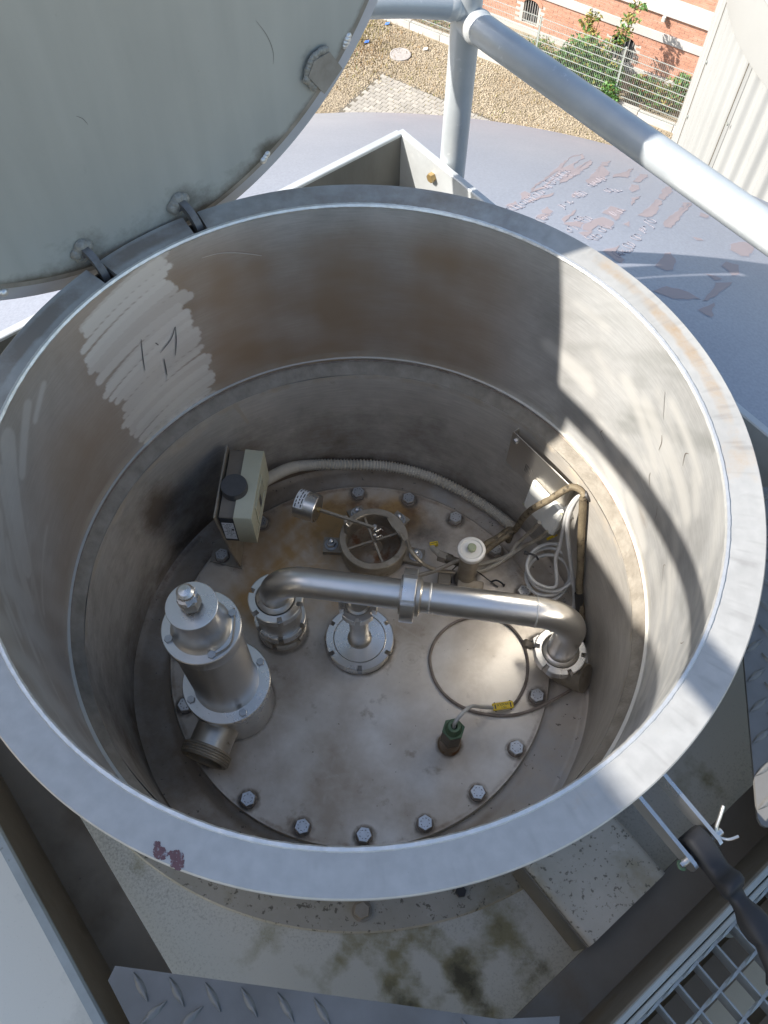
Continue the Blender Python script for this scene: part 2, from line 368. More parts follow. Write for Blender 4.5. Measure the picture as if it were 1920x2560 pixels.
set_attr(rim, 'rust', .55*g(20, 18)*sstep(.462, .475, rr)*(1-sstep(.484, .494, rr)) + .30*g(-3, 5) + .30*g(40, 6)*sstep(.47, .48, rr)+.16*g(-60, 20)*(rr < .475))
set_attr(rim, 'dull', .30*g(110, 55)+.42*g(127, 8)*sstep(.465, .472, rr)*(1-sstep(.490, .496, rr))+.45*g(148, 7)*(rr > .468)*(1-sstep(.488, .494, rr))+.4*g(158, 6)*(rr > .47)+.25*g(172, 9)+.34*g(72, 20))

ar = az*PI/180
stq = np.clip(.35*fbm(ar, rr, 21, 170, 8)+.25*fbm(ar, rr, 22, 70, 20), 0, 1)
streak_w = g(8, 45)+.5*g(-50, 30)+.5*g(80, 30)+.25  # grinding streaks are strongest on the right-hand rim
set_attr(rim, 'streak', np.clip(stq*streak_w*.34*sstep(.462, .472, rr+.006*fbm(ar, rr, 24, 60, 0))*(1-sstep(.488, .498, rr+.006*fbm(ar, rr, 25, 60, 0)))+.07*fbm(ar, rr, 23, 14, 70), 0, .8))

# inner weld fillet, slightly uneven
mb = MB(); n = 720; vs = []; fs = []
for i in range(n):
    a = 2*PI*i/n; w = .0036+.0002*math.sin(i*.9)+.00015*math.sin(i*2.3+1)
    for k in range(6):
        t = 2*PI*k/6; r = RIN-.0002+w*math.cos(t); vs.append((r*math.cos(a), r*math.sin(a), -.0012+w*math.sin(t)*1.0))
for i in range(n):
    for k in range(6): fs.append((i*6+k, ((i+1) % n)*6+k, ((i+1) % n)*6+(k+1) % 6, i*6+(k+1) % 6))
mb.add(vs, fs); build('weld_bead', mb, 'weld', hatch)

# upper wall : fine inside face carrying the wear marks
def cyl_face(R, z0, z1, na, nz, amp=0.0):
    A = np.linspace(0, 2*PI, na, endpoint=False); Z = np.linspace(z0, z1, nz)
    a, z = np.meshgrid(A, Z, indexing='ij')
    r = R + amp*(np.sin(a*5+z*9)+np.sin(a*9-z*14+2)+.6*np.sin(a*17+1))
    v = np.stack([r*np.cos(a), r*np.sin(a), z], -1).reshape(-1, 3)
    i = np.arange(na)[:, None]; j = np.arange(nz-1)[None, :]; i2 = (i+1) % na
    f = np.stack([i*nz+j, i*nz+j+1, i2*nz+j+1, i2*nz+j], -1).reshape(-1, 4)
    return v, f, np.degrees(a).reshape(-1), z.reshape(-1)
def grid_obj(name, v, f, material, parent, flip=False):
    me = bpy.data.meshes.new(name)
    if flip: f = f[:, ::-1]
    me.from_pydata(v.tolist(), [], f.tolist()); me.update(); me.shade_smooth(); me.materials.append(MT[material])
    ob = bpy.data.objects.new(name, me); COL.objects.link(ob); ob.parent = parent; return ob
v, f, a, z = cyl_face(RIN, ZSEAM, -.001, 1100, 150, .0003)
inner = grid_obj('upper_wall', v, f, 'wall', hatch)
s = a*RIN*PI/180; sgn = lambda d: d*RIN*PI/180
pol = np.zeros(len(a)); rl = random.Random(3)
right = [(126.0, -.021), (126.5, -.061), (123.2, -.106), (127.2, -.117), (124.2, -.153), (124.5, -.174), (124.0, -.216), (123.3, -.255), (122.9, -.276), (124.7, -.336), (122.8, -.35)]
left = [(144.7, -.014), (145.7, -.044), (146.2, -.081), (145.7, -.126), (146.4, -.171), (143.4, -.215), (145.8, -.256), (142.5, -.30), (140.9, -.349)]
def itp(tab, zz): return float(np.interp(-zz, [-q[1] for q in tab], [q[0] for q in tab]))
zz = -.006
while zz > -.36:
    ra = itp(right, zz)+rl.uniform(-1.2, .9); la = itp(left, zz-.02)+rl.uniform(-1.2, 1.2)
    pol = np.maximum(pol, capsule(s, z, sgn(ra), zz+rl.uniform(-.002, .004), sgn(la), zz-.030+rl.uniform(-.006, .006), .0068+rl.uniform(-.0012, .0025), .0011)*rl.uniform(.62, .98))
    zz -= rl.uniform(.0075, .0125)
for (a0, z0, a1, z1, r_, st) in ((157.7, -.05, 163, -.075, .006, .45), (163, -.045, 172, -.10, .010, .4), (171, -.04, 185, -.17, .020, .36), (176, -.05, 192, -.19, .012, .3)):
    pol = np.maximum(pol, st*capsule(s, z, sgn(a0), z0, sgn(a1), z1, r_, .003))
band = .16+.16*np.sin(a*.35+z*22)+.10*np.sin(a*.9-z*31)
pol = np.maximum(pol, np.clip(band*sstep(170, 195, a)*(1-sstep(250, 285, a)), 0, .3))
# diagonal wiped streaks over the right-hand and left-hand wall
aw = ((a+180) % 360)-180
stk = np.zeros(len(a))
for k in range(46):
    a0 = rl.uniform(-62, 46); z0 = rl.uniform(-.33, -.02); l = rl.uniform(4, 16); sl = rl.uniform(-.0010, .0052)
    stk = np.maximum(stk, rl.uniform(.25, .85)*capsule(aw*RIN*PI/180, z, sgn(a0), z0, sgn(a0-l), z0-l*sl, rl.uniform(.005, .017), .011))
for k in range(26):
    a0 = rl.uniform(172, 250); z0 = rl.uniform(-.3, -.03); l = rl.uniform(6, 22)
    stk = np.maximum(stk, rl.uniform(.1, .34)*capsule(s, z, sgn(a0), z0, sgn(a0+l), z0-l*rl.uniform(.001, .006), rl.uniform(.002, .009), .006))
pol = np.maximum(pol, stk)
mo = np.clip(.35+.42*fbm(s/RIN+z*2, z, 31, 26, 26, 40), 0, 1)*np.clip(.5+.5*fbm(s/RIN, z, 32, 5, 9), 0, 1)*np.exp(-((aw+2)/46)**4)
set_attr(inner, 'mottle', np.clip(mo*.62, 0, .6))
set_attr(inner, 'polish', np.clip(pol, 0, 1))
gr = .90*np.exp(-((a-90)/38)**4)*sstep(-.02, .09, -z)+.62*np.exp(-((a-152)/34)**4)+.66*np.exp(-((a-225)/45)**4)
gr = gr*(.88+.075*fbm(a*PI/180, z, 4, 9, 3)+.07*fbm(a*PI/180, z, 5, 5, 40))
gr += .12*np.exp(-((a-95)/7)**2)*sstep(.03, .12, -z)+.10*np.exp(-((a-60)/8)**2)+.10*np.exp(-((a-72)/6)**2)*sstep(.0, .1, -z)
gr += .18*np.exp(-((a-160)/12)**2)*sstep(.06, .2, -z)
gr += .34*np.exp(-((aw-8)/2.6)**2-((z+.29)/.012)**2)
set_attr(inner, 'grime', np.clip(gr, 0, 1))
set_attr(inner, 'chalk', np.clip(.40*sstep(.33, .345, -z)+.3*np.exp(-((z+.335)/.006)**2), 0, 1)*.8)
def wall_ribbon(pts, w_, m_, nm):
    P = catmull([Vector((R_(q[0])*RIN, q[1], 0)) for q in pts], 8); mb = MB(); vs = []; fs = []
    for i, q in enumerate(P):
        t = (P[min(i+1, len(P)-1)]-P[max(i-1, 0)]).normalized(); nn_ = Vector((-t.y, t.x, 0))*w_*(.35+.65*math.sin(PI*(i+.5)/len(P)))
        for sg in (1, -1):
            p = q+nn_*sg; vs.append(((RIN-.0011)*math.cos(p.x/RIN), (RIN-.0011)*math.sin(p.x/RIN), p.y))
    for i in range(len(P)-1): fs.append((2*i, 2*i+1, 2*i+3, 2*i+2))
    mb.add(vs, fs); return build(nm, mb, m_, hatch)
for pts in ([(135.0, -.132), (135.9, -.165), (136.5, -.196)], [(127.4, -.150), (129.0, -.170), (132.1, -.184)], [(127.3, -.150), (128.0, -.18), (129.1, -.209)], [(132.4, -.157), (131.9, -.166)], [(131.7, -.20), (132.2, -.24)]):
    wall_ribbon(pts, .0009, 'mark', 'scratch')
for pts in ([(118.5, -.044), (115.5, -.047), (112.7, -.054), (109.5, -.066), (106.9, -.077)], [(17, -.06), (15.8, -.08), (14.5, -.10)]):
    wall_ribbon(pts, .0008, 'weld', 'scratch')
for k in range(7):
    a0 = rl.uniform(-40, 30); z0 = rl.uniform(-.28, -.05)
    wall_ribbon([(a0, z0), (a0+rl.uniform(-1, 1), z0-.01), (a0+rl.uniform(-2, 2), z0-rl.uniform(.015, .03))], .0006, 'washer', 'scratch')

mb = MB(); mb.lathe([(RIN+.004, -.0095), (RIN+.004, ZSEAM)], 180); build('outer_shell', mb, 'steel_dull', hatch)
# seam ledge with chalky sealant, uneven
mb = MB(); vs = []; fs = []
for i in range(n):
    a_ = 2*PI*i/n; w = .0028+.0008*math.sin(i*.37)+.0006*math.sin(i*1.7+2)+random.uniform(-.0004, .0004)
    pr = [(RIN+.001, ZSEAM+.002+w*.6), (RIN-.001-w*.4, ZSEAM-.001+w*.2), (RLOW+.0085, ZSEAM-.010), (RLOW+.0005, ZSEAM-.019)]
    vs += [(r*math.cos(a_), r*math.sin(a_), z_) for r, z_ in pr]
for i in range(n):
    for k in range(3): fs.append((i*4+k, ((i+1) % n)*4+k, ((i+1) % n)*4+k+1, i*4+k+1))
mb.add(vs, fs)
MT['seam'] = mat('chalky_seam', (.30, .27, .225), (.19, .165, .13), .65, None, .2, 40, bump=.5, bscale=170, contrast=(.3, .7))
build('seam_ledge', mb, 'seam', hatch)
mb = MB(); mb.tube([((RIN-.0006)*math.cos(2*PI*i/360), (RIN-.0006)*math.sin(2*PI*i/360), ZSEAM+.0042+.0006*math.sin(i*.11)) for i in range(361)], .0017, 6); build('seam_gap', mb, 'washer', hatch)
v, f, a, z = cyl_face(RLOW, -.712, ZSEAM-.0185, 720, 90, .0005)
low = grid_obj('lower_wall', v, f, 'lower_wall', hatch)
aw = ((a+180) % 360)-180
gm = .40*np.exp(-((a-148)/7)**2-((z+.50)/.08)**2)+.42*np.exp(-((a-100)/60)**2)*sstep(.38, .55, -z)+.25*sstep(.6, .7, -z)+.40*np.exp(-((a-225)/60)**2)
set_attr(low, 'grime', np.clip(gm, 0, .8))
sl = a*RLOW*PI/180; sw = lambda d: d*RLOW*PI/180
ch = np.maximum(.58*np.exp(-((z+.388)/.010)**2)*(.7+.3*fbm(a*PI/180, z, 51, 30, 20)), .95*capsule(sl, z, sw(119.5), -.384, sw(117.2), -.455, .0034, .003))
ch = np.maximum(ch, .42*np.exp(-((aw-20)/22)**2-((z+.395)/.022)**2))
ch = np.maximum(ch, .60*np.exp(-((a-135)/9)**2-((z+.40)/.02)**2))
ch = np.maximum(ch, .40*np.exp(-((a-142)/7)**2-((z+.62)/.035)**2))
for k in range(14):
    a0 = rl.uniform(200, 330); z0 = rl.uniform(-.66, -.38)
    ch = np.maximum(ch, rl.uniform(.2, .42)*capsule(sl, z, sw(a0), z0, sw(a0+rl.uniform(4, 24)), z0+rl.uniform(-.05, .01), rl.uniform(.001, .006), .004))
set_attr(low, 'chalk', ch)

# gutter floor ring and the mounting ring outside
def disc_grid(r0, r1, nr, na, z, c=(0, 0), ripple=0.0):
    Rr = np.linspace(r0, r1, nr); A = np.linspace(0, 2*PI, na, endpoint=False)
    r, a = np.meshgrid(Rr, A, indexing='ij')
    v = np.stack([c[0]+r*np.cos(a), c[1]+r*np.sin(a), np.full_like(r, z)], -1).reshape(-1, 3)
    i = np.arange(nr-1)[:, None]; j = np.arange(na)[None, :]; j2 = (j+1) % na
    f = np.stack([i*na+j, (i+1)*na+j, (i+1)*na+j2, i*na+j2], -1).reshape(-1, 4)
    return v, f, r.reshape(-1), np.degrees(a).reshape(-1)
v, f, r, a = disc_grid(.30, .4382, 36, 480, -.704)
v[:, 2] += .006*sstep(.425, .438, r)
gut = grid_obj('gutter_floor', v, f, 'floor', hatch)
aw = ((a+180) % 360)-180
set_attr(gut, 'grime', np.clip(.30+.26*np.exp(-((a-120)/60)**2)+.2*np.exp(-((a-200)/40)**2)+.3*np.exp(-((r-.372)/.008)**2)-.4*np.exp(-((aw+35)/24)**2), 0, .8))
set_attr(gut, 'rust', .42*np.exp(-((a-150)/22)**2-((r-.432)/.008)**2)+.35*np.exp(-((a-140)/16)**2-((r-.385)/.012)**2))
set_attr(gut, 'clean', .45*np.exp(-((aw+38)/24)**2)+.30*np.exp(-((aw-62)/12)**2)*(r > .38))

mb = MB(); mb.lathe([(RIN+.0045, -.350), (.503, -.350), (.505, -.352), (.505, -.3605), (RIN+.0045, -.3605), (RIN+.0045, -.350)], 200)
build('mounting_ring', mb, 'mossy', hatch)
mb = MB(); mb.hexa((-.0134, -.4789, -.3455), .019, .010, rot=20); mb.cyl((-.0134, -.4789, -.350), .0135, .0042, 24)
build('ring_bolt', mb, 'dusty_steel', hatch)
mb = MB(); mb.hexa((.118, -.462, -.3498), .013, .007, rot=5); build('ring_bolt', mb, 'cable_black', hatch)
# worn red paint letters on the near rim
def paint(poly, nm):
    mb = MB(); n_ = len(poly); mb.add([(x, y, .0006) for x, y in poly]+[(x, y, .0002) for x, y in poly], [tuple(range(n_))]+[(i, (i+1) % n_, n_+(i+1) % n_, n_+i) for i in range(n_)])
    return build(nm, mb, 'redpaint', hatch, smooth=False)

def inpoly(p, poly):
    c_ = False; j = len(poly)-1
    for i in range(len(poly)):
        xi, yi = poly[i]; xj, yj = poly[j]
        if (yi > p[1]) != (yj > p[1]) and p[0] < (xj-xi)*(p[1]-yi)/(yj-yi)+xi: c_ = not c_
        j = i
    return c_
for poly in ([(-.2095, -.4387), (-.2058, -.4371), (-.2044, -.4415), (-.2009, -.4434), (-.1982, -.4467), (-.1979, -.453), (-.1967, -.4478), (-.1959, -.4436), (-.1966, -.4503), (-.1985, -.4536), (-.2035, -.4534), (-.2085, -.4514)],
             [(-.1938, -.4479), (-.1861, -.4468), (-.1814, -.4496), (-.1797, -.4591), (-.1832, -.4636), (-.1906, -.4617), (-.1923, -.4543), (-.1935, -.4522)]):
    mb = MB(); xs = [q[0] for q in poly]; ys = [q[1] for q in poly]; k = 0; rl = random.Random(4)
    while k < 190:
        px, py = rl.uniform(min(xs), max(xs)), rl.uniform(min(ys), max(ys)); k += 1
        if not inpoly((px, py), poly) or rl.random() < .12: continue
        n_ = rl.randint(5, 8); r0_ = rl.uniform(.0009, .0025); o_ = rl.uniform(0, 6); hz = .0003+k*1.5e-6
        mb.add([(px+r0_*rl.uniform(.6, 1.2)*math.cos(o_+2*PI*i/n_), py+r0_*rl.uniform(.6, 1.2)*math.sin(o_+2*PI*i/n_), hz) for i in range(n_)], [tuple(range(n_))])
    build('paint_mark', mb, 'redpaint', hatch, smooth=False)

# ================================================================== COVER PLATE
PC = Vector((-.002, .0141, 0)); RP, RB = .3667, .345
plate = thing('cover_plate', 'round bolted steel plate with ochre stains at the bottom of the hatch', 'cover plate', (PC.x, PC.y, -.703))
v, f, r, a = disc_grid(.0004, RP-.002, 150, 360, ZP, (PC.x, PC.y))
rl = random.Random(11)
v[:, 2] += 0
v0 = v - np.array([PC.x, PC.y, -.703])
top = grid_obj('plate', v0, f, 'plate', plate)
x, y = v[:, 0], v[:, 1]
bl = lambda cx, cy, sx, sy: np.exp(-((x-cx)/sx)**2-((y-cy)/sy)**2)
th_ = np.arctan2(y, x)
set_attr(top, 'ochre', np.clip((.95+.30*fbm(x*10, y*10, 41, 3, 3)+.12*fbm(x*10, y*10, 42, 14, 14))*(.78*bl(-.12, .24, .11, .11)+.62*bl(.0, .31, .14, .05)+.50*bl(-.2, .12, .08, .07)+.36*bl(.10, .30, .06, .05)+.30*bl(-.05, .14, .1, .06)), 0, .85))
set_attr(top, 'rust', np.clip(.42*bl(.0, .335, .10, .02)+.30*bl(.12, .31, .05, .03)+.30*bl(-.25, .21, .03, .03)+.30*np.exp(-((r-.36)/.006)**2)+.28*bl(.10, .26, .03, .05), 0, .7))
bd = np.full(len(r), 9.)
for k in range(20):
    t = R_(-90-1.169+18*k); bd = np.minimum(bd, np.hypot(x-PC.x-RB*math.cos(t), y-PC.y-RB*math.sin(t)))
fit = np.full(len(r), 9.)
for (cx, cy, cr) in ((-.2385, -.0835, .071), (-.1515, .0564, .047), (-.0036, .0252, .0655), (.0325, .226, .0665), (.2141, .150, .0205), (.1525, -.18, .0215)):
    fit = np.minimum(fit, np.abs(np.hypot(x-cx, y-cy)-cr))
ring_d = .38*np.exp(-((bd-.0165)/.004)**2)+.45*np.exp(-(fit/.006)**2)
set_attr(top, 'grime', np.clip(ring_d+.45*bl(.14, .26, .07, .05)+.34*bl(.24, .18, .08, .06)+.20*sstep(.30, .36, r)+.30*bl(.30, .06, .04, .07)+.25*bl(-.06, .27, .05, .02), 0, .8))
gl = np.zeros(len(r))
for rr_, st in ((.010, .35), (.016, .22), (.023, .2), (.031, .16)):
    d = np.hypot(x-.0939, y+.0095); gl = np.maximum(gl, st*np.exp(-((d-rr_)/.0016)**2))
d = np.hypot(x-.275, y+.105); ang = np.degrees(np.arctan2(y+.105, x-.275)); gl = np.maximum(gl, .30*np.exp(-((d-.052)/.0018)**2)*((ang > 80) | (ang < -120)))
for k in range(60):
    cx, cy = rl.uniform(-.2, .3), rl.uniform(-.3, .2); t = rl.uniform(0, PI); l = rl.uniform(.01, .06)
    gl = np.maximum(gl, rl.uniform(.1, .3)*capsule(x, y, cx, cy, cx+l*math.cos(t), cy+l*math.sin(t), .0008, .0016))
set_attr(top, 'scratch_mark', gl)  # polished scratch rings, a pale arc and random fine scratches
mb = MB(); mb.lathe([(RP-.002, ZP), (RP, ZP-.002), (RP, -.703)], 240, (PC.x, PC.y, 0)); build('plate_edge', mb, 'steel_dull', plate)

def bolt_mesh(parent, c, af=.024, h=.010, wash=.0150, rot=0.):
    w = MB(); w.lathe([(af*.45, 0), (wash, 0), (wash, .0024), (wash*.97, .003), (0, .003)], 28, c); wo_ = build('washer', w, 'washer', None, origin=c)
    b = MB(); rr = af/math.sqrt(3)
    b.hexa((c[0], c[1], c[2]+.003), af, h, rot=rot, ch=.0016); b.lathe([(af*.46, h+.0028), (af*.45, h+.0035), (0, h+.0035)], 24, c)
    k = MB()
    for i in range(8):
        t = 2*PI*i/8+.3; q = Vector((c[0]+math.cos(t)*af*.31, c[1]+math.sin(t)*af*.31, c[2]+h+.0037))
        k.box(q, (.0028 if i % 3 else .0016, .0012, .0006), Matrix.Rotation(t+PI/2, 3, 'Z'))
    bo = build('bolt', b, 'bolt', None, origin=c)
    ko = build('head_marking', k, 'mark', None, origin=c, smooth=False)
    for o in (wo_, ko): o.parent = bo; o.location = (0, 0, 0)
    if parent is not None: bo.parent = parent; bo.location = Vector(c)-root_loc(parent)
    return bo, wo_, ko
b0, w0, k0 = bolt_mesh(plate, (PC.x, PC.y-.3, ZP))
for k in range(20):
    t = R_(-90-1.169+18*k); loc = Vector((RB*math.cos(t), RB*math.sin(t), ZP+.703))
    if k == 0: b = b0; b.location = loc
    else:
        b = dup(b0, loc); dup(w0, (0, 0, 0), parent=b); dup(k0, (0, 0, 0), parent=b)
    if k == 13: b.location.z += .003
    b.rotation_euler = (0, 0, random.uniform(0, 6))

# ------------------------------------------------------------------ ring nut with slots
def slotted(mb, c, ro, ri, z0, z1, nslot=6, a0=0., axis=None, sw=12., depth=.0095):
    # union ring nut : body plus raised lands leaving notches in the rim
    seg_body = 60
    rb = ro-depth
    mb.lathe([(ri, z1-.001), (ri+.001, z1), (rb, z1), (rb, z0), (ri, z0), (ri, z1-.001)], seg_body, c, axis)
    for k in range(nslot):
        s0 = a0+360/nslot*k+sw/2; s1 = a0+360/nslot*(k+1)-sw/2
        mb.lathe([(rb-.0005, z0+.0004), (ro-.001, z0+.0004), (ro, z0+.0015), (ro, z1-.0015), (ro-.0015, z1-.0003), (rb-.0005, z1-.0003), (rb-.0005, z0+.0004)], 10, c, axis, s0, s1)

# ================================================================== RELIEF VALVE (left)
VB = (-.2385, -.0835)
valve = thing('relief_valve', 'tall flanged stainless valve with hexagon cap nut standing left on the plate', 'valve', (*VB, ZP))
c = (*VB, 0)
mb = MB(); mb.lathe([(0, ZP), (.071, ZP), (.071, -.578), (0, -.578)], 72, c); build('valve_base', mb, 'steel', valve)
mb = MB(); mb.lathe([(.04, -.578), (.0755, -.578), (.077, -.5765), (.077, -.5635), (.0755, -.562), (.04, -.562)], 72, c); build('lower_flange', mb, 'steel', valve)
mb = MB(); mb.lathe([(.057, -.562), (.0555, -.552), (.0545, -.545), (.0545, -.348), (.057, -.346), (.0578, -.343), (.0578, -.324), (.03, -.324)], 72, c); build('valve_body', mb, 'pipe', valve)
mb = MB(); mb.lathe([(.03, -.324), (.0588, -.324), (.0600, -.3228), (.0600, -.3135), (.0588, -.312), (.03, -.312)], 72, c); build('upper_flange', mb, 'steel', valve)
mb = MB(); mb.lathe([(.046, -.312), (.042, -.308), (.0385, -.301), (.0365, -.290), (.0335, -.240), (.0335, -.236), (0, -.236)], 64, c); build('bonnet', mb, 'pipe', valve)
mb = MB(); mb.lathe([(.02, -.238), (.0368, -.238), (.0375, -.2372), (.0375, -.2345), (.0367, -.2338), (0, -.2338)], 64, c); build('cap_disc', mb, 'steel', valve)
mb = MB(); mb.lathe([(0, -.234), (.0105, -.234), (.0105, -.228), (.0100, -.227), (0, -.227)], 24, c); build('spindle', mb, 'steel', valve)
mb = MB(); mb.hexa((c[0], c[1], -.2275), .0285, .019, rot=12, ch=.002); build('lock_nut', mb, 'dusty_steel', valve)
mb = MB(); mb.hexa((c[0], c[1], -.2085), .0255, .017, rot=34, ch=.001); mb.lathe([(.0130, -.1916), (.0124, -.1865), (.0090, -.1828), (0, -.1815)], 32, c); build('cap_nut', mb, 'steel', valve)
def small_bolt(parent, q, af=.0115, h=.0055, rot=0., axis=None):
    mb = MB(); mb.hexa(q, af, h, axis, rot, .0008); return build('flange_bolt', mb, 'bolt', parent)
for k in range(4):
    t = R_(-68+90*k); small_bolt(valve, (c[0]+.050*math.cos(t), c[1]+.050*math.sin(t), -.3122), rot=random.uniform(0, 60))
    t = R_(-62+90*k); small_bolt(valve, (c[0]+.0665*math.cos(t), c[1]+.0665*math.sin(t), -.5622), .0125, rot=random.uniform(0, 60))
t0, t1 = R_(-68), R_(22)
mb = MB(); P = [Vector((c[0]+.0505*math.cos(t0)+.004, c[1]+.0505*math.sin(t0), -.3085)), Vector((c[0]+.046, c[1]-.028, -.3095)), Vector((c[0]+.0535*math.cos(t1), c[1]+.0535*math.sin(t1), -.308)), Vector((c[0]+.0505*math.cos(t1), c[1]+.0525*math.sin(t1)+.005, -.3075))]
mb.tube(P, .0011, 6, spline=6); build('seal_wire', mb, 'dusty_steel', valve)
d = Vector((-.283+.2385, -.196+.0835, 0)).normalized(); OC = Vector((*VB, -.637))
mb = MB(); mb.lathe([(.037, .03), (.037, .104), (.041, .106)], 48, OC, d); build('outlet_pipe', mb, 'steel_dull', valve)
pr = [(.036, .103), (.0425, .104)]
for k in range(4): pr += [(.0445, .1065+.0045*k), (.0445, .1085+.0045*k), (.0425, .1095+.0045*k)]
pr += [(.0415, .1255), (.035, .126), (.0335, .124), (.033, .06)]
mb = MB(); mb.lathe(pr, 56, OC, d); build('threaded_end', mb, 'dusty_steel', valve)
mb = MB(); mb.lathe([(.034, .07), (0, .07)], 32, OC, d); build('bore', mb, 'dark', valve)

# ================================================================== CROSS PIPE
PL = Vector((-.1515, .0564, 0)); PRT = Vector((.3632, -.0404, 0)); ZPIPE = -.446
pd = (PRT-PL).normalized(); plen = (PRT-PL).length; rp = .0262
cp = thing('transfer_pipe', 'bent stainless pipe with a clamped union crossing over the plate', 'pipe', (PL.x, PL.y, ZP))
er = .068
def elbow(P, dr, zlow, zc):
    pts = [Vector((P.x, P.y, zlow)), Vector((P.x, P.y, zc-er-.001))]
    for k in range(0, 17):
        t = PI/2*k/16
        pts.append(Vector((P.x, P.y, zc-er))+dr*(er-er*math.cos(t))+Vector((0, 0, er*math.sin(t))))
    return pts
e1 = elbow(PL, pd, -.527, ZPIPE); mid = PL+pd*(plen*.455)+Vector((0, 0, ZPIPE))
mb = MB(); mb.tube(e1+[mid-pd*.012], rp, 40); build('pipe_run', mb, 'pipe', cp)
e2 = elbow(PRT, -pd, -.615, ZPIPE)
mb = MB(); mb.tube(e2+[mid+pd*.014], rp, 40); build('pipe_run', mb, 'pipe', cp)
def bead(q, dirv, r):
    mb = MB(); pts = []
    mb.lathe([(r-.0005, -.0022), (r+.0007, -.0010), (r+.0009, .0004), (r-.0005, .0022)], 44, q, dirv); return build('weld_seam', mb, 'weld', cp)
bead(PL+pd*(plen-er-.002)+Vector((0, 0, ZPIPE)), pd, rp); bead(mid+pd*.036, pd, rp)
mb = MB(); slotted(mb, mid, .0465, rp+.002, -.012, .012, 6, 30, pd); build('clamp_nut', mb, 'steel', cp)
mb = MB(); mb.lathe([(rp, .014), (.034, .013), (.034, .019), (rp, .022)], 44, mid, pd); mb.lathe([(rp, -.016), (.0335, -.015), (.0335, -.012), (rp, -.012)], 44, mid, pd); build('liner_ring', mb, 'steel_dull', cp)
cL = (PL.x, PL.y, 0)
mb = MB(); slotted(mb, cL, .0495, .0355, -.548, -.5275, 6, -20); build('ring_nut', mb, 'steel', cp)
mb = MB(); mb.lathe([(rp, -.5200), (.0300, -.5215), (.0345, -.5255), (.0345, -.535), (rp, -.535)], 48, cL); build('liner_ring', mb, 'steel_dull', cp)
mb = MB(); mb.lathe([(.03, -.549), (.0425, -.549), (.0425, -.613), (.03, -.613)], 56, cL); build('sight_collar', mb, 'steel_dull', cp)
mb = MB(); slotted(mb, cL, .0485, .036, -.634, -.612, 6, -28); build('ring_nut', mb, 'steel', cp)
mb = MB(); mb.lathe([(.036, -.634), (.0435, -.634), (.0435, -.655), (.036, -.656)], 56, cL); build('threaded_collar', mb, 'dusty_steel', cp)
mb = MB(); slotted(mb, cL, .0470, .034, -.672, -.655, 6, 12); mb.lathe([(.036, -.672), (.036, -.688)], 40, cL); build('ring_nut', mb, 'steel_dull', cp)
cR = (PRT.x, PRT.y, 0)
mb = MB(); slotted(mb, cR, .0475, .034, -.622, -.602, 6, -15); build('ring_nut', mb, 'steel', cp)
mb = MB(); mb.lathe([(rp, -.596), (.030, -.5975), (.0335, -.601), (.0335, -.611), (rp, -.611)], 48, cR); build('liner_ring', mb, 'steel_dull', cp)
mb = MB(); mb.hexa((cR[0], cR[1], -.655), .066, .032, rot=10); build('hex_collar', mb, 'steel_dull', cp)
w = Vector((.62, -.42, 0)).normalized()
P = [Vector((cR[0], cR[1], -.655)), Vector((cR[0], cR[1], -.665))+w*.004, Vector((cR[0], cR[1], -.672))+w*.022, Vector((cR[0], cR[1], -.668))+w*.05, Vector((cR[0], cR[1], -.662))+w*.064]
mb = MB(); mb.tube(P, [.028, .029, .029, .0285, .028], 24, spline=4); build('wall_elbow', mb, 'dusty_steel', cp)
mb = MB(); mb.cyl((.3185, -.0150, -.640), .0075, .016, 16, (-.8, .2, .3)); mb.hexa((.3120, -.0134, -.636), .016, .007, (-.8, .2, .3)); build('drain_plug', mb, 'dusty_steel', cp)

# ================================================================== BLIND CAP in the centre
CB = (-.0036, .0252)
cap = thing('blind_union', 'flat slotted union disc with short stem standing below the cross pipe', 'pipe union', (*CB, ZP))
c = (*CB, 0)
mb = MB(); slotted(mb, c, .0655, .0498, -.686, -.6625, 6, -32, sw=8.); build('ring_nut', mb, 'steel', cap)
mb = MB(); mb.lathe([(.0492, -.684), (.0492, -.6635), (.0486, -.6625), (0, -.6622)], 64, c); build('blank_disc', mb, 'steel', cap)
mb = MB(); mb.lathe([(.0504, -.6660), (.0486, -.6660)], 64, c); build('joint_gap', mb, 'dark', cap)
mb = MB(); mb.lathe([(.0235, -.6625), (.0205, -.660), (.0185, -.656), (.0178, -.65), (.0178, -.515), (.02, -.512)], 40, c); build('stem', mb, 'steel_dull', cap)
mb = MB(); slotted(mb, c, .0345, .0215, -.520, -.502, 6, -35, sw=16, depth=.0075); build('ring_nut', mb, 'steel', cap)
mb = MB(); mb.lathe([(.0213, -.515), (.0213, -.501), (.0170, -.498), (.013, -.501), (0, -.501)], 40, c); build('stem_cap', mb, 'steel_dull', cap)

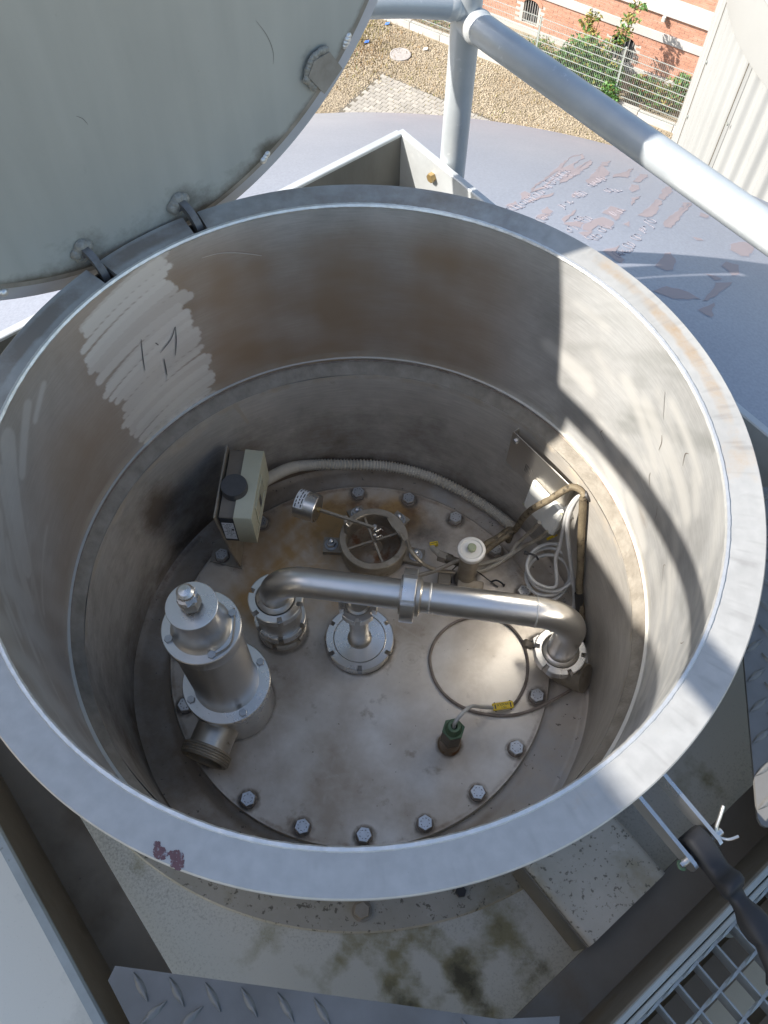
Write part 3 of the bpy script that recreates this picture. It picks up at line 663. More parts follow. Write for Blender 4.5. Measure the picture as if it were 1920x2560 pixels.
# ================================================================== VACUUM VALVE with counterweight lever
VV = (.0325, .226)
vac = thing('vacuum_valve', 'round open valve ring with crossed bars and a counterweight lever', 'valve', (*VV, ZP))
c = (*VV, 0)
mb = MB(); mb.lathe([(.0555, -.688), (.0555, -.6385), (.0575, -.6365), (.0680, -.6365), (.0695, -.638), (.0695, -.648), (.0665, -.652), (.0665, -.688)], 72, c); build('valve_ring', mb, 'dusty_steel', vac)
MT['rusty'] = mat('rusty_seat', (.22, .15, .09), (.30, .25, .19), .55, .45, .5, 22, spots=((.20, .085, .03), 26, .52, .9, .12))
mb = MB(); mb.lathe([(0, -.678), (.018, -.676), (.024, -.6800), (.050, -.684), (.0555, -.684)], 56, c); build('valve_disc', mb, 'rusty', vac)
for t in (R_(17), R_(107)):
    for s_ in (-1, 1):
        dv = Vector((math.cos(t), math.sin(t), 0))*s_
        mb = MB(); mb.box(Vector(c)+dv*.029+Vector((0, 0, -.650)), (.054, .0042, .007), Matrix.Rotation(t, 3, 'Z')); build('cross_bar', mb, 'dusty_steel', vac)
mb = MB(); mb.tube([Vector((c[0]+.002, c[1]-.002, -.676)), Vector((c[0]+.002, c[1]-.002, -.585))], .0035, 12); build('guide_rod', mb, 'steel', vac)
for zz in (-.618, -.592): mb = MB(); mb.cyl((c[0]+.002, c[1]-.008, zz), .0052, .012, 14, (0, 1, 0)); mb.tube([(c[0]+.004, c[1]-.009, zz), (c[0]+.014, c[1]-.004, zz+.001), (c[0]+.018, c[1]-.008, zz)], .0011, 6); build('clevis', mb, 'steel', vac)
for (lx, ly) in ((-.0544, .2351), (.0013, .3051), (.0874, .2867), (.1169, .2024)):
    dv = Vector((lx-VV[0], ly-VV[1], 0)); L_ = dv.length; dv.normalize(); t = math.atan2(dv.y, dv.x)
    mb = MB(); mb.box((VV[0]+dv.x*(L_-.004), VV[1]+dv.y*(L_-.004), -.681), (.040, .034, .012), Matrix.Rotation(t, 3, 'Z')); lug = build('lug', mb, 'dusty_steel', vac)
    mb = MB(); mb.hexa((lx, ly, -.6725), .0185, .009, rot=random.uniform(0, 60)); mb.cyl((lx, ly, -.675), .0135, .0028, 20); nut = build('nut', mb, 'bolt', lug)
    mb = MB(); mb.lathe([(0, -.664), (.0058, -.664), (.0058, -.654), (.003, -.6515), (0, -.651)], 16, (lx, ly, 0)); build('stud', mb, 'bolt', lug)
# lever : weight - fulcrum - rod
wtip = Vector((.0325, .2215, -.585)); wc = Vector((-.098, .2790, -.588))
ld = (wtip-wc).normalized()
mb = MB(); mb.box((wc+ld*.028+wtip)/2, ((wtip-wc).length-.028, .0045, .0075), ld.to_track_quat('X', 'Z').to_matrix()); build('lever', mb, 'dusty_steel', vac)
mb = MB(); ax = -ld
mb.lathe([(0, -.020), (.0275, -.020), (.0287, -.0185), (.0287, .022), (.0275, .0235), (0, .0235)], 48, wc, ld); wt = build('counterweight', mb, 'steel', vac)
mb = MB(); mb.lathe([(.02885, -.019), (.0290, -.019), (.0290, -.0005), (.02885, -.0005)], 40, wc, ld, 20, 205); lb = build('label_band', mb, 'paper', wt)
side = ld.cross(Vector((0, 0, 1))).normalized(); upv = side.cross(ld)
qr = Vector((0, 0, 1)).rotation_difference(ld)
mb = MB()
rl = random.Random(5)
for row, dd in ((0, -.0155), (1, -.0095), (2, -.004)):
    t = 40
    while t < 188:
        wd = rl.uniform(8, 20)
        if rl.random() > .12:
            pr = [(.02915, dd-.0011), (.02915, dd+.0011)]
            mb.lathe(pr, 4, wc, ld, t, t+wd, caps=False)
        t += wd+rl.uniform(3, 6)
lt = build('lettering', mb, 'ink', wt, smooth=False)
mb = MB(); mb.cyl(wc+ld*.0235, .0055, .006, 16, ld); build('weight_nut', mb, 'brass', vac)
fx, fy = -.0215, .2440
mb = MB(); mb.cyl((fx, fy, -.652), .0060, .062, 18, r2=.0048); mb.cyl((fx, fy-.008, -.5900), .0042, .016, 12, (0, 1, 0)); build('fulcrum_post', mb, 'dusty_steel', vac)
mb = MB(); mb.tube([(fx, fy-.009, -.588), (fx+.004, fy-.012, -.592), (fx+.001, fy-.013, -.597)], .0012, 6); build('split_pin', mb, 'steel', vac)
mb = MB(); P = [(.068, .268, -.634), (.078, .246, -.632), (.088, .226, -.628), (.0975, .2035, -.620)]
for i in range(3):
    a_, b_ = Vector(P[i]), Vector(P[i+1]); dv = (b_-a_); mb.box((a_+b_)/2, (dv.length+.004, .013-.003*i, .004), Matrix.Rotation(math.atan2(dv.y, dv.x), 3, 'Z'))
build('lift_strap', mb, 'dusty_steel', vac)

# ================================================================== SENSOR POST
SP = (.2141, .150)
sen = thing('sensor_post', 'short steel post with a round white cap and green bolt', 'sensor', (*SP, ZP))
c = (*SP, 0)
mb = MB(); mb.lathe([(.0205, -.688), (.0205, -.682), (.0185, -.680), (.0185, -.612), (.0196, -.608), (.0196, -.566), (.0, -.566)], 40, c); build('post', mb, 'dusty_steel', sen)
mb = MB(); mb.lathe([(.0196, -.568), (.0258, -.566), (.0268, -.562), (.0268, -.5545), (.0256, -.5530), (.021, -.5522), (.019, -.5545), (0, -.5552)], 48, c); build('cap', mb, 'sensor_cap', sen)
mb = MB(); mb.hexa((c[0], c[1], -.5548), .0125, .004, rot=15); mb.cyl((c[0], c[1], -.5515), .0082, .008, 24, ch=.0012); build('cap_bolt', mb, 'nutgreen', sen)
mb = MB(); mb.rbox((c[0]+.006, c[1]-.022, -.676), (.052, .022, .022), .003, Matrix.Rotation(R_(-12), 3, 'Z')); build('base_block', mb, 'dusty_steel', sen)
mb = MB(); mb.rbox((c[0]-.044, c[1]-.004, -.676), (.026, .030, .022), .003, Matrix.Rotation(R_(-10), 3, 'Z')); build('base_block', mb, 'dusty_steel', sen)
mb = MB(); mb.cyl((.205, .163, -.640), .0085, .024, 16, (-.9, .42, -.06)); mb.cyl((.185, .1725, -.6415), .0105, .012, 16, (-.9, .42, -.06)); build('plug', mb, 'gland_body', sen)
mb = MB(); mb.hexa((.176, .1765, -.642), .020, .018, (-.9, .42, -.06)); build('plug_nut', mb, 'dusty_steel', sen)
mb = MB(); mb.tube([(.164, .186, -.643), (.152, .202, -.650), (.1495, .212, -.656)], [.0075, .006, .0055], 12); build('cable_tail', mb, 'conduit', sen)
mb = MB(); mb.rbox((.1535, .2155, -.654), (.017, .008, .010), .0012, Matrix.Rotation(R_(8), 3, 'Z')); yt = build('yellow_tag', mb, 'yellow', sen)
mb = MB(); mb.box((.1530, .2155, -.6487), (.010, .0012, .0006), Matrix.Rotation(R_(8), 3, 'Z')); mb.box((.1595, .2155, -.6487), (.0012, .006, .0006)); build('lettering', mb, 'ink', yt, smooth=False)

# ================================================================== GLAND SENSOR
GB = (.1525, -.1800)
gl_ = thing('gland_sensor', 'dark hexagonal probe with green cable gland standing on the plate', 'sensor', (*GB, ZP))
c = (*GB, 0)
mb = MB(); mb.lathe([(.0215, -.688), (.0215, -.682), (.019, -.679), (.0185, -.645), (0, -.645)], 36, c); build('probe_socket', mb, 'rusty', gl_)
mb = MB(); mb.hexa((c[0], c[1], -.648), .0335, .060, rot=8, ch=.0015); build('hex_body', mb, 'gland_body', gl_)
mb = MB(); mb.hexa((c[0], c[1], -.5885), .0350, .0035, rot=8, ch=.001); mb.lathe([(.0150, -.5850), (.0148, -.583), (.0128, -.580), (.0125, -.572), (.0105, -.5685), (.006, -.5685), (.005, -.573)], 30, c); build('cable_gland', mb, 'green', gl_)

def cable(name, label, pts, r, material, spline=7, seg=9, cat='cable', group=None, ripple=None):
    mb = MB(); mb.tube(pts, r, seg, spline=spline, ripple=ripple)
    o = build(name, mb, material, None, origin=pts[0]); return tag(o, label, cat, group)
loop = [(.1525, -.1800, -.574), (.1540, -.176, -.556), (.166, -.164, -.549), (.186, -.146, -.572), (.212, -.129, -.635), (.238, -.1205, -.672), (.2575, -.118, -.676), (.275, -.1155, -.678), (.292, -.098, -.683), (.308, -.070, -.6845), (.3165, -.030, -.6845), (.311, .012, -.6845), (.288, .047, -.6845), (.253, .066, -.6845), (.213, .0660, -.6845), (.175, .052, -.6845), (.146, .026, -.6845), (.131, -.006, -.6845), (.130, -.034, -.6845), (.137, -.062, -.6845), (.153, -.088, -.6845), (.1755, -.108, -.6845), (.203, -.122, -.6845), (.2235, -.1275, -.6845), (.252, -.132, -.6845), (.285, -.1310, -.684), (.325, -.120, -.684), (.3685, -.1004, -.686), (.400, -.083, -.694)]
lc = thing('probe_cable', 'thin dusty cable looped in a circle on the plate with yellow tag', 'cable', (.1525, -.18, -.574))
mb = MB(); mb.tube(loop, .0029, 9, spline=8); build('cable_run', mb, 'cable_dust', lc)
mb = MB(); mb.tube(loop[:6], .0034, 9, spline=8); build('cable_sleeve', mb, 'cable', lc)
tr = Matrix.Rotation(R_(6), 3, 'Z')
mb = MB(); mb.rbox((.2565, -.1180, -.6705), (.040, .0140, .0040), .002, tr); tg = build('yellow_tag', mb, 'yellow', lc)
mb = MB()
for dx in (-.0145, .0145): mb.box(Vector((.2565, -.1180, -.6683))+tr @ Vector((dx, -.0005, 0)), (.0022, .0085, .0010), tr); mb.tube([Vector((.2565, -.1180, -.6705))+tr @ Vector((dx, q, w_)) for q, w_ in ((.007, .002), (.0085, -.002), (.002, -.007), (-.006, -.006), (-.0085, -.001))], .0012, 6)
build('tag_tie', mb, 'black', tg)
def text_mesh(s, size, material, parent, M4, name='lettering', ext=.0002):
    cu = bpy.data.curves.new(name, 'FONT'); cu.body = s; cu.size = size; cu.align_x = 'CENTER'; cu.align_y = 'CENTER'; cu.extrude = ext
    tmp = bpy.data.objects.new(name, cu); COL.objects.link(tmp)
    me = bpy.data.meshes.new_from_object(tmp.evaluated_get(bpy.context.evaluated_depsgraph_get()))
    bpy.data.objects.remove(tmp); bpy.data.curves.remove(cu)
    me.transform(M4); me.materials.clear(); me.materials.append(MT[material])
    o = bpy.data.objects.new(name, me); COL.objects.link(o)
    if parent is not None:
        o3 = root_loc(parent); me.transform(Matrix.Translation(-o3)); o.parent = parent
    return o
rot4 = Matrix.Rotation(R_(186), 4, 'Z')
text_mesh('MODUS', .0062, 'ink', tg, Matrix.Translation(Vector((.2560, -.1155, -.6683))) @ rot4)
text_mesh('F5/1', .0058, 'ink', tg, Matrix.Translation(Vector((.2575, -.1212, -.6683))) @ rot4)

# ================================================================== PRESSURE SWITCH BOX on its bracket
brk = thing('switch_bracket', 'folded steel bracket bolted to the plate carrying the switch box', 'bracket', (-.25, .22, ZP))
poly = [(.190, -.466), (.347, -.466), (.345, -.56), (.290, -.684), (.198, -.684), (.193, -.60)]
mb = MB(); mb.prism(poly, 0, .003, lambda y, z, d: Vector((-.2585+d+(y-.1945)*.11+.09*max(0, -.50-z), y, z))); build('upright_plate', mb, 'dusty_steel', brk)
mb = MB(); mb.prism([(-.236, .194), (-.2375, .28), (-.292, .262), (-.302, .214)], -.688, -.6845, lambda x, y, d: Vector((x, y, d))); build('foot_plate', mb, 'dusty_steel', brk)
box = thing('switch_box', 'cream and brown pressure switch box with grey knob on top', 'switch box', (-.22, .265, -.565))
zt, zb = -.4700, -.5650
# measured top corners : (-.2535,.345) (-.171,.335) (-.192,.187) (-.256,.195)
def tq(u, w): # u 0..1 left->right , w 0..1 near->far
    a_ = Vector((-.2530, .1945)); b_ = Vector((-.1905, .1865)); c_ = Vector((-.1705, .3345)); d_ = Vector((-.2365, .3460))
    return a_*(1-u)*(1-w)+b_*u*(1-w)+c_*u*w+d_*(1-u)*w
def qbox(u0, u1, w0, w1, z0, z1, ins=0.):
    mb = MB(); q = [tq(u0, w0), tq(u1, w0), tq(u1, w1), tq(u0, w1)]; e = .0022
    cc = sum(q, Vector((0, 0)))/4
    sh = lambda p, k: p+(cc-p).normalized()*k
    vs = [(*sh(p, e), z0) for p in q]+[(*p, z0+e) for p in q]+[(*p, z1-e) for p in q]+[(*sh(p, e), z1) for p in q]
    fs = [(3, 2, 1, 0), (12, 13, 14, 15)]
    for l in range(3):
        for i in range(4): fs.append((l*4+i, l*4+(i+1) % 4, (l+1)*4+(i+1) % 4, (l+1)*4+i))
    mb.add(vs, fs); return mb
build('base_housing', qbox(.03, .46, .01, .985, zb+.002, zt-.004), 'brown_plastic', box, angle=50)
build('front_cover', qbox(.46, 1.0, 0, 1, zb, zt), 'cream', box, angle=50)
kc = (-.2225, .252)
mb = MB(); mb.lathe([(.0, zt-.004), (.0245, zt-.004), (.0245, zt+.0125), (.0235, zt+.0145), (0, zt+.0150)], 56, (*kc, 0)); build('knob', mb, 'knob', box)
# rating label on the near face of the base
a2, b2 = tq(.03, .01), tq(.46, .01); fd = (b2-a2).normalized(); fn = Vector((fd.y, -fd.x))
def face_pt(t, z, off): p = a2+(b2-a2)*t+fn*off; return Vector((p.x, p.y, z))
def plate_on(t0, t1, z0, z1, off, th, m_, nm, parent):
    mb = MB(); vs = [face_pt(t, z, o) for o in (off, off+th) for t, z in ((t0, z0), (t1, z0), (t1, z1), (t0, z1))]
    mb.add(vs, [(3, 2, 1, 0), (4, 5, 6, 7), (0, 1, 5, 4), (1, 2, 6, 5), (2, 3, 7, 6), (3, 0, 4, 7)]); return build(nm, mb, m_, parent, smooth=False)
plate_on(.0, 1., zb+.004, zt-.006, .0004, .0004, 'black', 'label_backing', box)
lab = plate_on(.10, .90, zb+.012, zt-.022, .0012, .0003, 'paper', 'rating_label', box)
mb = MB(); rl = random.Random(2)
for row in range(9):
    z_ = zt-.026-row*.0055; t = .14
    while t < .84:
        w_ = rl.uniform(.04, .16)
        if rl.random() > .3:
            mb.add([face_pt(t, z_, .0018), face_pt(min(t+w_, .87), z_, .0018), face_pt(min(t+w_, .87), z_-.0016, .0018), face_pt(t, z_-.0016, .0018)], [(0, 1, 2, 3)])
        t += w_+.03
mb.add([face_pt(.70, zt-.042, .0019), face_pt(.86, zt-.042, .0019), face_pt(.86, zt-.049, .0019), face_pt(.70, zt-.049, .0019)], [(0, 1, 2, 3)])
build('lettering', mb, 'ink', lab, smooth=False)
# dial window on the cover face (right side)
a3, b3 = tq(1., 0), tq(1., 1.); rd = (b3-a3).normalized(); rn = Vector((rd.y, -rd.x))
def rf(t, z, off): p = a3+(b3-a3)*t+rn*off; return Vector((p.x, p.y, z))
def rect_r(t0, t1, z0, z1, off, th, m_, nm):
    mb = MB(); vs = [rf(t, z, o) for o in (off, off+th) for t, z in ((t0, z0), (t1, z0), (t1, z1), (t0, z1))]
    mb.add(vs, [(3, 2, 1, 0), (4, 5, 6, 7), (0, 1, 5, 4), (1, 2, 6, 5), (2, 3, 7, 6), (3, 0, 4, 7)]); return build(nm, mb, m_, box, smooth=False)
rect_r(.22, .66, zb+.030, zt-.014, .0003, .0008, 'dialglass', 'dial_window')
rect_r(.40, .48, zb+.036, zt-.030, .0013, .0005, 'knob', 'pointer')
for t0, t1 in ((.195, .22), (.66, .685)): rect_r(t0, t1, zb+.027, zt-.011, .0003, .0018, 'cream', 'window_rib')
for z0 in (zb+.027, zt-.0135): rect_r(.22, .66, z0, z0+.0025, .0003, .0018, 'cream', 'window_rib')
rect_r(.10, .70, zb+.016, zb+.019, .0003, .0012, 'cream', 'cover_rib')

# ================================================================== CONDUIT along the back wall
cpts = [(-.186, .336, -.585), (-.165, .362, -.602), (-.130, .392, -.622), (-.085, .4115, -.645), (-.02, .4205, -.662), (.05, .4175, -.666), (.11, .4050, -.668), (.165, .385, -.672), (.222, .355, -.680), (.268, .322, -.686), (.304, .288, -.686), (.330, .258, -.684)]
P = catmull([Vector(q) for q in cpts], 20)
con = thing('conduit', 'dusty ribbed flexible conduit running along the foot of the back wall', 'conduit', cpts[0])
mb = MB(); mb.tube(P[:44], .0125, 16); build('smooth_cuff', mb, 'conduit', con)
mb = MB(); Q = P[40:]; Q2 = []
for a_, b_ in zip(Q[:-1], Q[1:]): Q2 += [a_, (a_+b_)/2]
rad = [.0122 if (i//2) % 2 else .0093 for i in range(len(Q2))]
mb.tube(Q2, rad, 16); build('ribbed_hose', mb, 'conduit', con, angle=80)

# ================================================================== JUNCTION BRACKET, BOX, CABLES (right back)
jd = Vector((.579, -.815, 0)).normalized(); jn = Vector((-.815, -.579, 0)).normalized(); J0 = Vector((.2935, .3090, 0))
jb = thing('cable_bracket', 'thin steel channel fixed to the right wall holding white box and cables', 'bracket', (J0.x, J0.y, -.5))
def jp(t, n_, z): return J0+jd*t+jn*n_+Vector((0, 0, z))
def jbox(t0, t1, n0, n1, z0, z1):
    mb = MB(); mb.add([jp(t, n_, z) for z in (z0, z1) for t, n_ in ((t0, n0), (t1, n0), (t1, n1), (t0, n1))], [(3, 2, 1, 0), (4, 5, 6, 7), (0, 1, 5, 4), (1, 2, 6, 5), (2, 3, 7, 6), (3, 0, 4, 7)]); return mb
build('face_plate', jbox(0, .150, 0, .0018, -.500, -.400), 'pipe', jb, angle=20)
build('end_flange', jbox(-.0016, .0002, -.024, .0016, -.500, -.402), 'steel_dull', jb, angle=20)
build('end_flange', jbox(.1490, .1508, -.022, -.0002, -.585, -.402), 'steel_dull', jb, angle=20)
build('lower_tab', jbox(.112, .1485, -.0025, -.0006, -.585, -.5005), 'steel_dull', jb, angle=20)
mb = MB(); mb.hexa(jp(.010, .0018, -.418), .010, .004, jn); build('bracket_screw', mb, 'bolt', jb)
mb = MB()
for k in range(6): mb.add([jp(.045+.0032*k, .0021, z) for z in (-.452,)]+[jp(.0466+.0032*k, .0021, -.452), jp(.0466+.0032*k, .0021, -.474), jp(.045+.0032*k, .0021, -.474)], [(0, 1, 2, 3)])
build('vent_slots', mb, 'mark', jb, smooth=False)
# white junction box, axes measured : right along face, down, outward
A0 = Vector((.3435, .2400, -.4700)); ex = Vector((.0385, -.0590, -.002)); ey = Vector((-.0105, .0080, -.0800))
ez = ex.cross(ey).normalized()
if ez.dot(jn) < 0: ez = -ez
ex_n, ey_n = ex.normalized(), ey.normalized()
wx, wy = .0860, .0940
jc = A0+ex_n*.036+ey_n*.043 - ez*.016
Rm = Matrix((ex_n, ez.cross(ex_n), ez)).transposed()
jx = thing('junction_box', 'white square plastic junction box with round knockouts on the right bracket', 'junction box', jc)
mb = MB(); mb.rbox(jc, (wx-.003, wy-.003, .036), .007, Rm, 4); build('box_body', mb, 'white', jx)
mb = MB(); mb.rbox(jc+ez*.0225, (wx, wy, .0085), .008, Rm, 4); build('box_lid', mb, 'white', jx)
dn = -ey_n
for dx in (-.017, .017):
    q = jc+ex_n*dx+dn*(wy/2-.0018)-ez*.002
    mb = MB()
    for r0, r1, h in ((.0118, .0108, .0016), (.0085, .0077, .0012), (.0050, .0043, .0010)): mb.lathe([(r1, 0), (r1, h), (r0, h), (r0, 0)], 30, q, dn)
    build('knockout', mb, 'white', jx)
    q = jc+ex_n*(wx/2-.0018)+ey_n*dx-ez*.002
    mb = MB(); mb.lathe([(.009, 0), (.010, .002), (.010, .006), (.006, .009), (0, .009)], 24, q, ex_n); build('side_gland', mb, 'white', jx)
for sx, sy in ((-1, -1), (1, -1), (1, 1), (-1, 1)):
    mb = MB(); mb.cyl(jc+ex_n*sx*(wx/2-.007)+ey_n*sy*(wy/2-.007)+ez*.0262, .0032, .0008, 14, ez); build('lid_screw', mb, 'cream', jx)

def keep_in(pts, rmax=.4285):
    out = []
    for x_, y_, z_ in pts:
        k = min(1., (rmax if z_ < -.375 else .440)/math.hypot(x_, y_)); out.append((x_*k, y_*k, z_))
    return out
T0 = (.4000, .1655, -.400)
cable('braided_cable', 'soiled braided cable from the wall tie over the white box to the sensor post', [T0, (.393, .178, -.398), (.380, .186, -.4), (.364, .1835, -.41), (.347, .181, -.43), (.331, .185, -.458), (.321, .196, -.50), (.3165, .208, -.55), (.3155, .216, -.59), (.311, .219, -.617), (.284, .2075, -.632), (.2655, .1965, -.638), (.244, .1825, -.642), (.228, .172, -.646)], .0064, 'braid', 8, 12)
cable('braided_cable', 'second soiled cable beside the sensor post, dropping under the grey clip', [(.2350, .1830, -.636), (.2550, .2010, -.634), (.2790, .2130, -.632), (.3020, .2270, -.628), (.3120, .2310, -.640), (.3080, .2250, -.672)], .0062, 'braid', 8, 12)
cable('braided_cable', 'thick soiled braided cable hanging straight down the right wall', keep_in([T0, (.413, .166, -.412), (.4175, .157, -.44), (.4195, .143, -.48), (.4235, .128, -.52), (.4245, .108, -.56), (.4265, .092, -.60), (.4265, .074, -.625), (.426, .050, -.645), (.430, .036, -.665), (.424, .022, -.692)]), .0070, 'braid', 8, 12)
mb = MB(); mb.tube(keep_in([(.4265, .080, -.617), (.4275, .052, -.648), (.4300, .022, -.672), (.4270, .006, -.694)], .427), .0085, 12, spline=8)
tag(build('black_conduit', mb, 'cable_black', None, origin=(.4265, .08, -.617)), 'short black cable sleeve at the foot of the right wall behind the pipe bend', 'cable sleeve')
cable('grey_cable', 'pale grey cable from the wall tie running down behind the pipe bend', keep_in([(.404, .1700, -.406), (.392, .171, -.409), (.3845, .166, -.424), (.381, .158, -.455), (.3855, .151, -.50), (.3965, .1355, -.55), (.4085, .1170, -.60), (.4175, .0950, -.64), (.4215, .0800, -.668), (.418, .062, -.69)], .431), .0042, 'cable', 8, 12)
coil_c = Vector((.3800, .1465, -.6080)); cu = Vector((.054, -.002, .004)); cv = Vector((.006, .052, .012)); cn = Vector((0, 0, 1))
coil = [(.403, .1715, -.405), (.3895, .1710, -.409), (.3800, .166, -.428), (.3775, .1625, -.46), (.3800, .1590, -.50), (.3820, .1520, -.55), (.3780, .1380, -.588)]
tt = -40
Cp = []
for k in range(0, 78):
    t = R_(-52-15*k); s_ = 1.0-.16*math.sin(k*.11+.6)**2+.10*math.sin(k*.26)
    off = Vector((-.004*math.sin(k*.19), -.012*(k > 48)*min(1, (k-48)/16), -.010-.0011*k*.5))
    Cp.append(coil_c+cu*s_*math.cos(t)*.93+cv*s_*math.sin(t)*.93+off)
P = catmull([Vector(q) for q in coil]+Cp[2::3], 6)
mb = MB(); mb.tube(P, .0036, 11)
tag(build('coiled_cable', mb, 'cable', None, origin=coil[0]), 'pale grey cable wound into a loose coil below the white box', 'cable')
ct = thing('cable_tie', 'black plastic tie round the left side of the grey coil', 'cable tie', (.335, .1600, -.616))
mb = MB(); mb.tube([(.3250, .1640, -.610), (.3345, .1595, -.6025), (.3450, .1540, -.6035), (.3500, .1510, -.612)], .0022, 8, spline=5); build('strap', mb, 'black', ct)
mb = MB(); mb.rbox((.3275, .1630, -.6055), (.009, .006, .006), .001, Matrix.Rotation(R_(-26), 3, 'Z')); build('head', mb, 'black', ct)
wt_ = thing('wall_tie', 'dark knotted tie holding the cable bundle at the bracket end', 'cable tie', T0)
mb = MB(); mb.tube([(.4105, .176, -.4020), (.4030, .1720, -.3955), (.4020, .1640, -.3970), (.4095, .1600, -.4030), (.4150, .1640, -.4080), (.4125, .1740, -.4070), (.4105, .1770, -.4020)], .0042, 8, spline=4); build('strap', mb, 'cable_black', wt_)
mb = MB(); mb.tube([(.4100, .1820, -.4000), (.4035, .1895, -.3900), (.4000, .1840, -.3960)], .0022, 8, spline=4); build('tail', mb, 'cable_black', wt_)
cable('thin_braided_cable', 'dusty thin cable leaving the white box corner to the sensor post, upper run', [(.349, .199, -.548), (.344, .2085, -.595), (.335, .2155, -.64), (.322, .2125, -.664), (.309, .197, -.676), (.280, .1885, -.6825), (.256, .182, -.682), (.236, .174, -.672), (.220, .160, -.66)], .0040, 'conduit', 8, 10)
cable('thin_braided_cable', 'dusty thin cable running below its twin from box to sensor post', [(.366, .185, -.556), (.359, .1935, -.60), (.345, .2000, -.635), (.328, .2030, -.664), (.302, .1910, -.681), (.270, .1745, -.683), (.2475, .1640, -.680), (.2250, .1560, -.665), (.215, .150, -.655)], .0040, 'conduit', 8, 10)
cable('thin_braided_cable', 'woven cable from the sensor post leftward under the clamp nut', [(.206, .158, -.615), (.1905, .1585, -.62), (.170, .1535, -.63), (.1415, .147, -.64), (.112, .1430, -.646), (.09, .142, -.65)], .0044, 'dusty_steel', 8, 10)
cable('thin_braided_cable', 'woven cable from the valve strap curving to the sensor foot', [(.0975, .2035, -.612), (.1025, .1637+.012, -.60), (.119, .1570, -.61), (.1395, .1520, -.63), (.1635, .1508, -.645), (.190, .1515, -.655)], .0042, 'dusty_steel', 8, 10)
cable('black_wire', 'thin black wire looping at the left foot of the sensor post', [(.199, .171, -.66), (.185, .162, -.675), (.1845, .1515, -.682), (.1855, .142, -.686)], .0014, 'cable_black', 8, 7, 'wire')
cable('black_wire', 'thin black wire trailing right from the sensor foot across the plate', [(.2215, .1514, -.65), (.237, .1523, -.660), (.2594, .1424, -.678), (.2779, .1293, -.6855)], .0014, 'cable_black', 8, 7, 'wire')
cable('tie_offcut', 'short black cable tie end lying on the plate right of the sensor', [(.2657, .1413, -.684), (.2746, .1395, -.675), (.2850, .1345, -.678), (.2895, .1312, -.6855), (.2915, .1350, -.684)], .0019, 'black', 6, 7, 'cable tie')
mb = MB(); dv = Vector((.0272, .0130, 0)); mb.box((.3842, .1948, -.6), (.030, .0045, .0035), Matrix.Rotation(math.atan2(dv.y, dv.x), 3, 'Z'))
tag(build('yellow_marker', mb, 'yellow', None, origin=(.3842, .1948, -.6), smooth=False), 'narrow yellow cable marker just below the white junction box', 'marker')

# ================================================================== LID
LA = R_(125); HD = Vector((math.cos(LA), math.sin(LA), 0)); LU = Vector((math.sin(LA), -math.cos(LA), 0))
LD0 = .503; LZ = .468
lid = thing('hatch_lid', 'big round grey hatch lid standing open on its two hinges', 'lid', HD*LD0+Vector((0, 0, 0)))
def LP(u, z, d=0.): return LU*u+HD*(LD0+d)+Vector((0, 0, z))     # d>0 = away from the shaft
LC = (-.006, LZ)
def lid_disc(r0, r1, d, na=240, nr=24, wob=0.):
    Rr = np.linspace(r0, r1, nr); vs = []; fs = []
    for i, r in enumerate(Rr):
        for k in range(na):
            t = 2*PI*k/na; vs.append(LP(LC[0]+r*math.cos(t), LC[1]+r*math.sin(t), d))
    for i in range(nr-1):
        for k in range(na): fs.append((i*na+k, i*na+(k+1) % na, (i+1)*na+(k+1) % na, (i+1)*na+k))
    mb = MB(); mb.add(vs, fs); return mb
mb = lid_disc(.001, .4905, 0., 240, 60)
panel = build('panel', mb, 'lid', lid)
v = verts(panel); vu = v @ np.array(LU); vz = v[:, 2]
rr = np.hypot(vu-LC[0], vz-LC[1])
cl = lambda u_, z_, s_: np.exp(-((vu-u_)/s_)**2-((vz-z_)/s_)**2)
set_attr(panel, 'grime', np.clip(.34*sstep(.478, .4905, rr)+.30*np.exp(-((vz-.0)/.07)**2)*sstep(.40, .49, rr)+.34*cl(.062, .030, .022)+.26*cl(-.095, .030, .024)+.3*cl(.300, .150, .018)+.25*cl(.36, .15, .02)+.35*cl(.215, .04, .02)+.14*cl(0, .05, .16), 0, .9))
def lring(pr, na=300):
    vs = []; fs = []; m_ = len(pr)
    for k in range(na):
        t = 2*PI*k/na
        for r, d in pr: vs.append(LP(LC[0]+r*math.cos(t), LC[1]+r*math.sin(t), d))
    for k in range(na):
        for j in range(m_-1): fs.append((k*m_+j, ((k+1) % na)*m_+j, ((k+1) % na)*m_+j+1, k*m_+j+1))
    mb = MB(); mb.add(vs, fs); return mb
build('panel_edge', lring([(.4900, 0), (.4912, .0006), (.4985, .0008), (.4990, .0014), (.4990, .008)]), 'lid_edge', lid)
build('outer_ring', lring([(.486, .0078), (.5235, .0088), (.5245, .0098), (.5245, .0150), (.5235, .016), (.2, .0175), (.02, .018)]), 'lid_ring', lid)
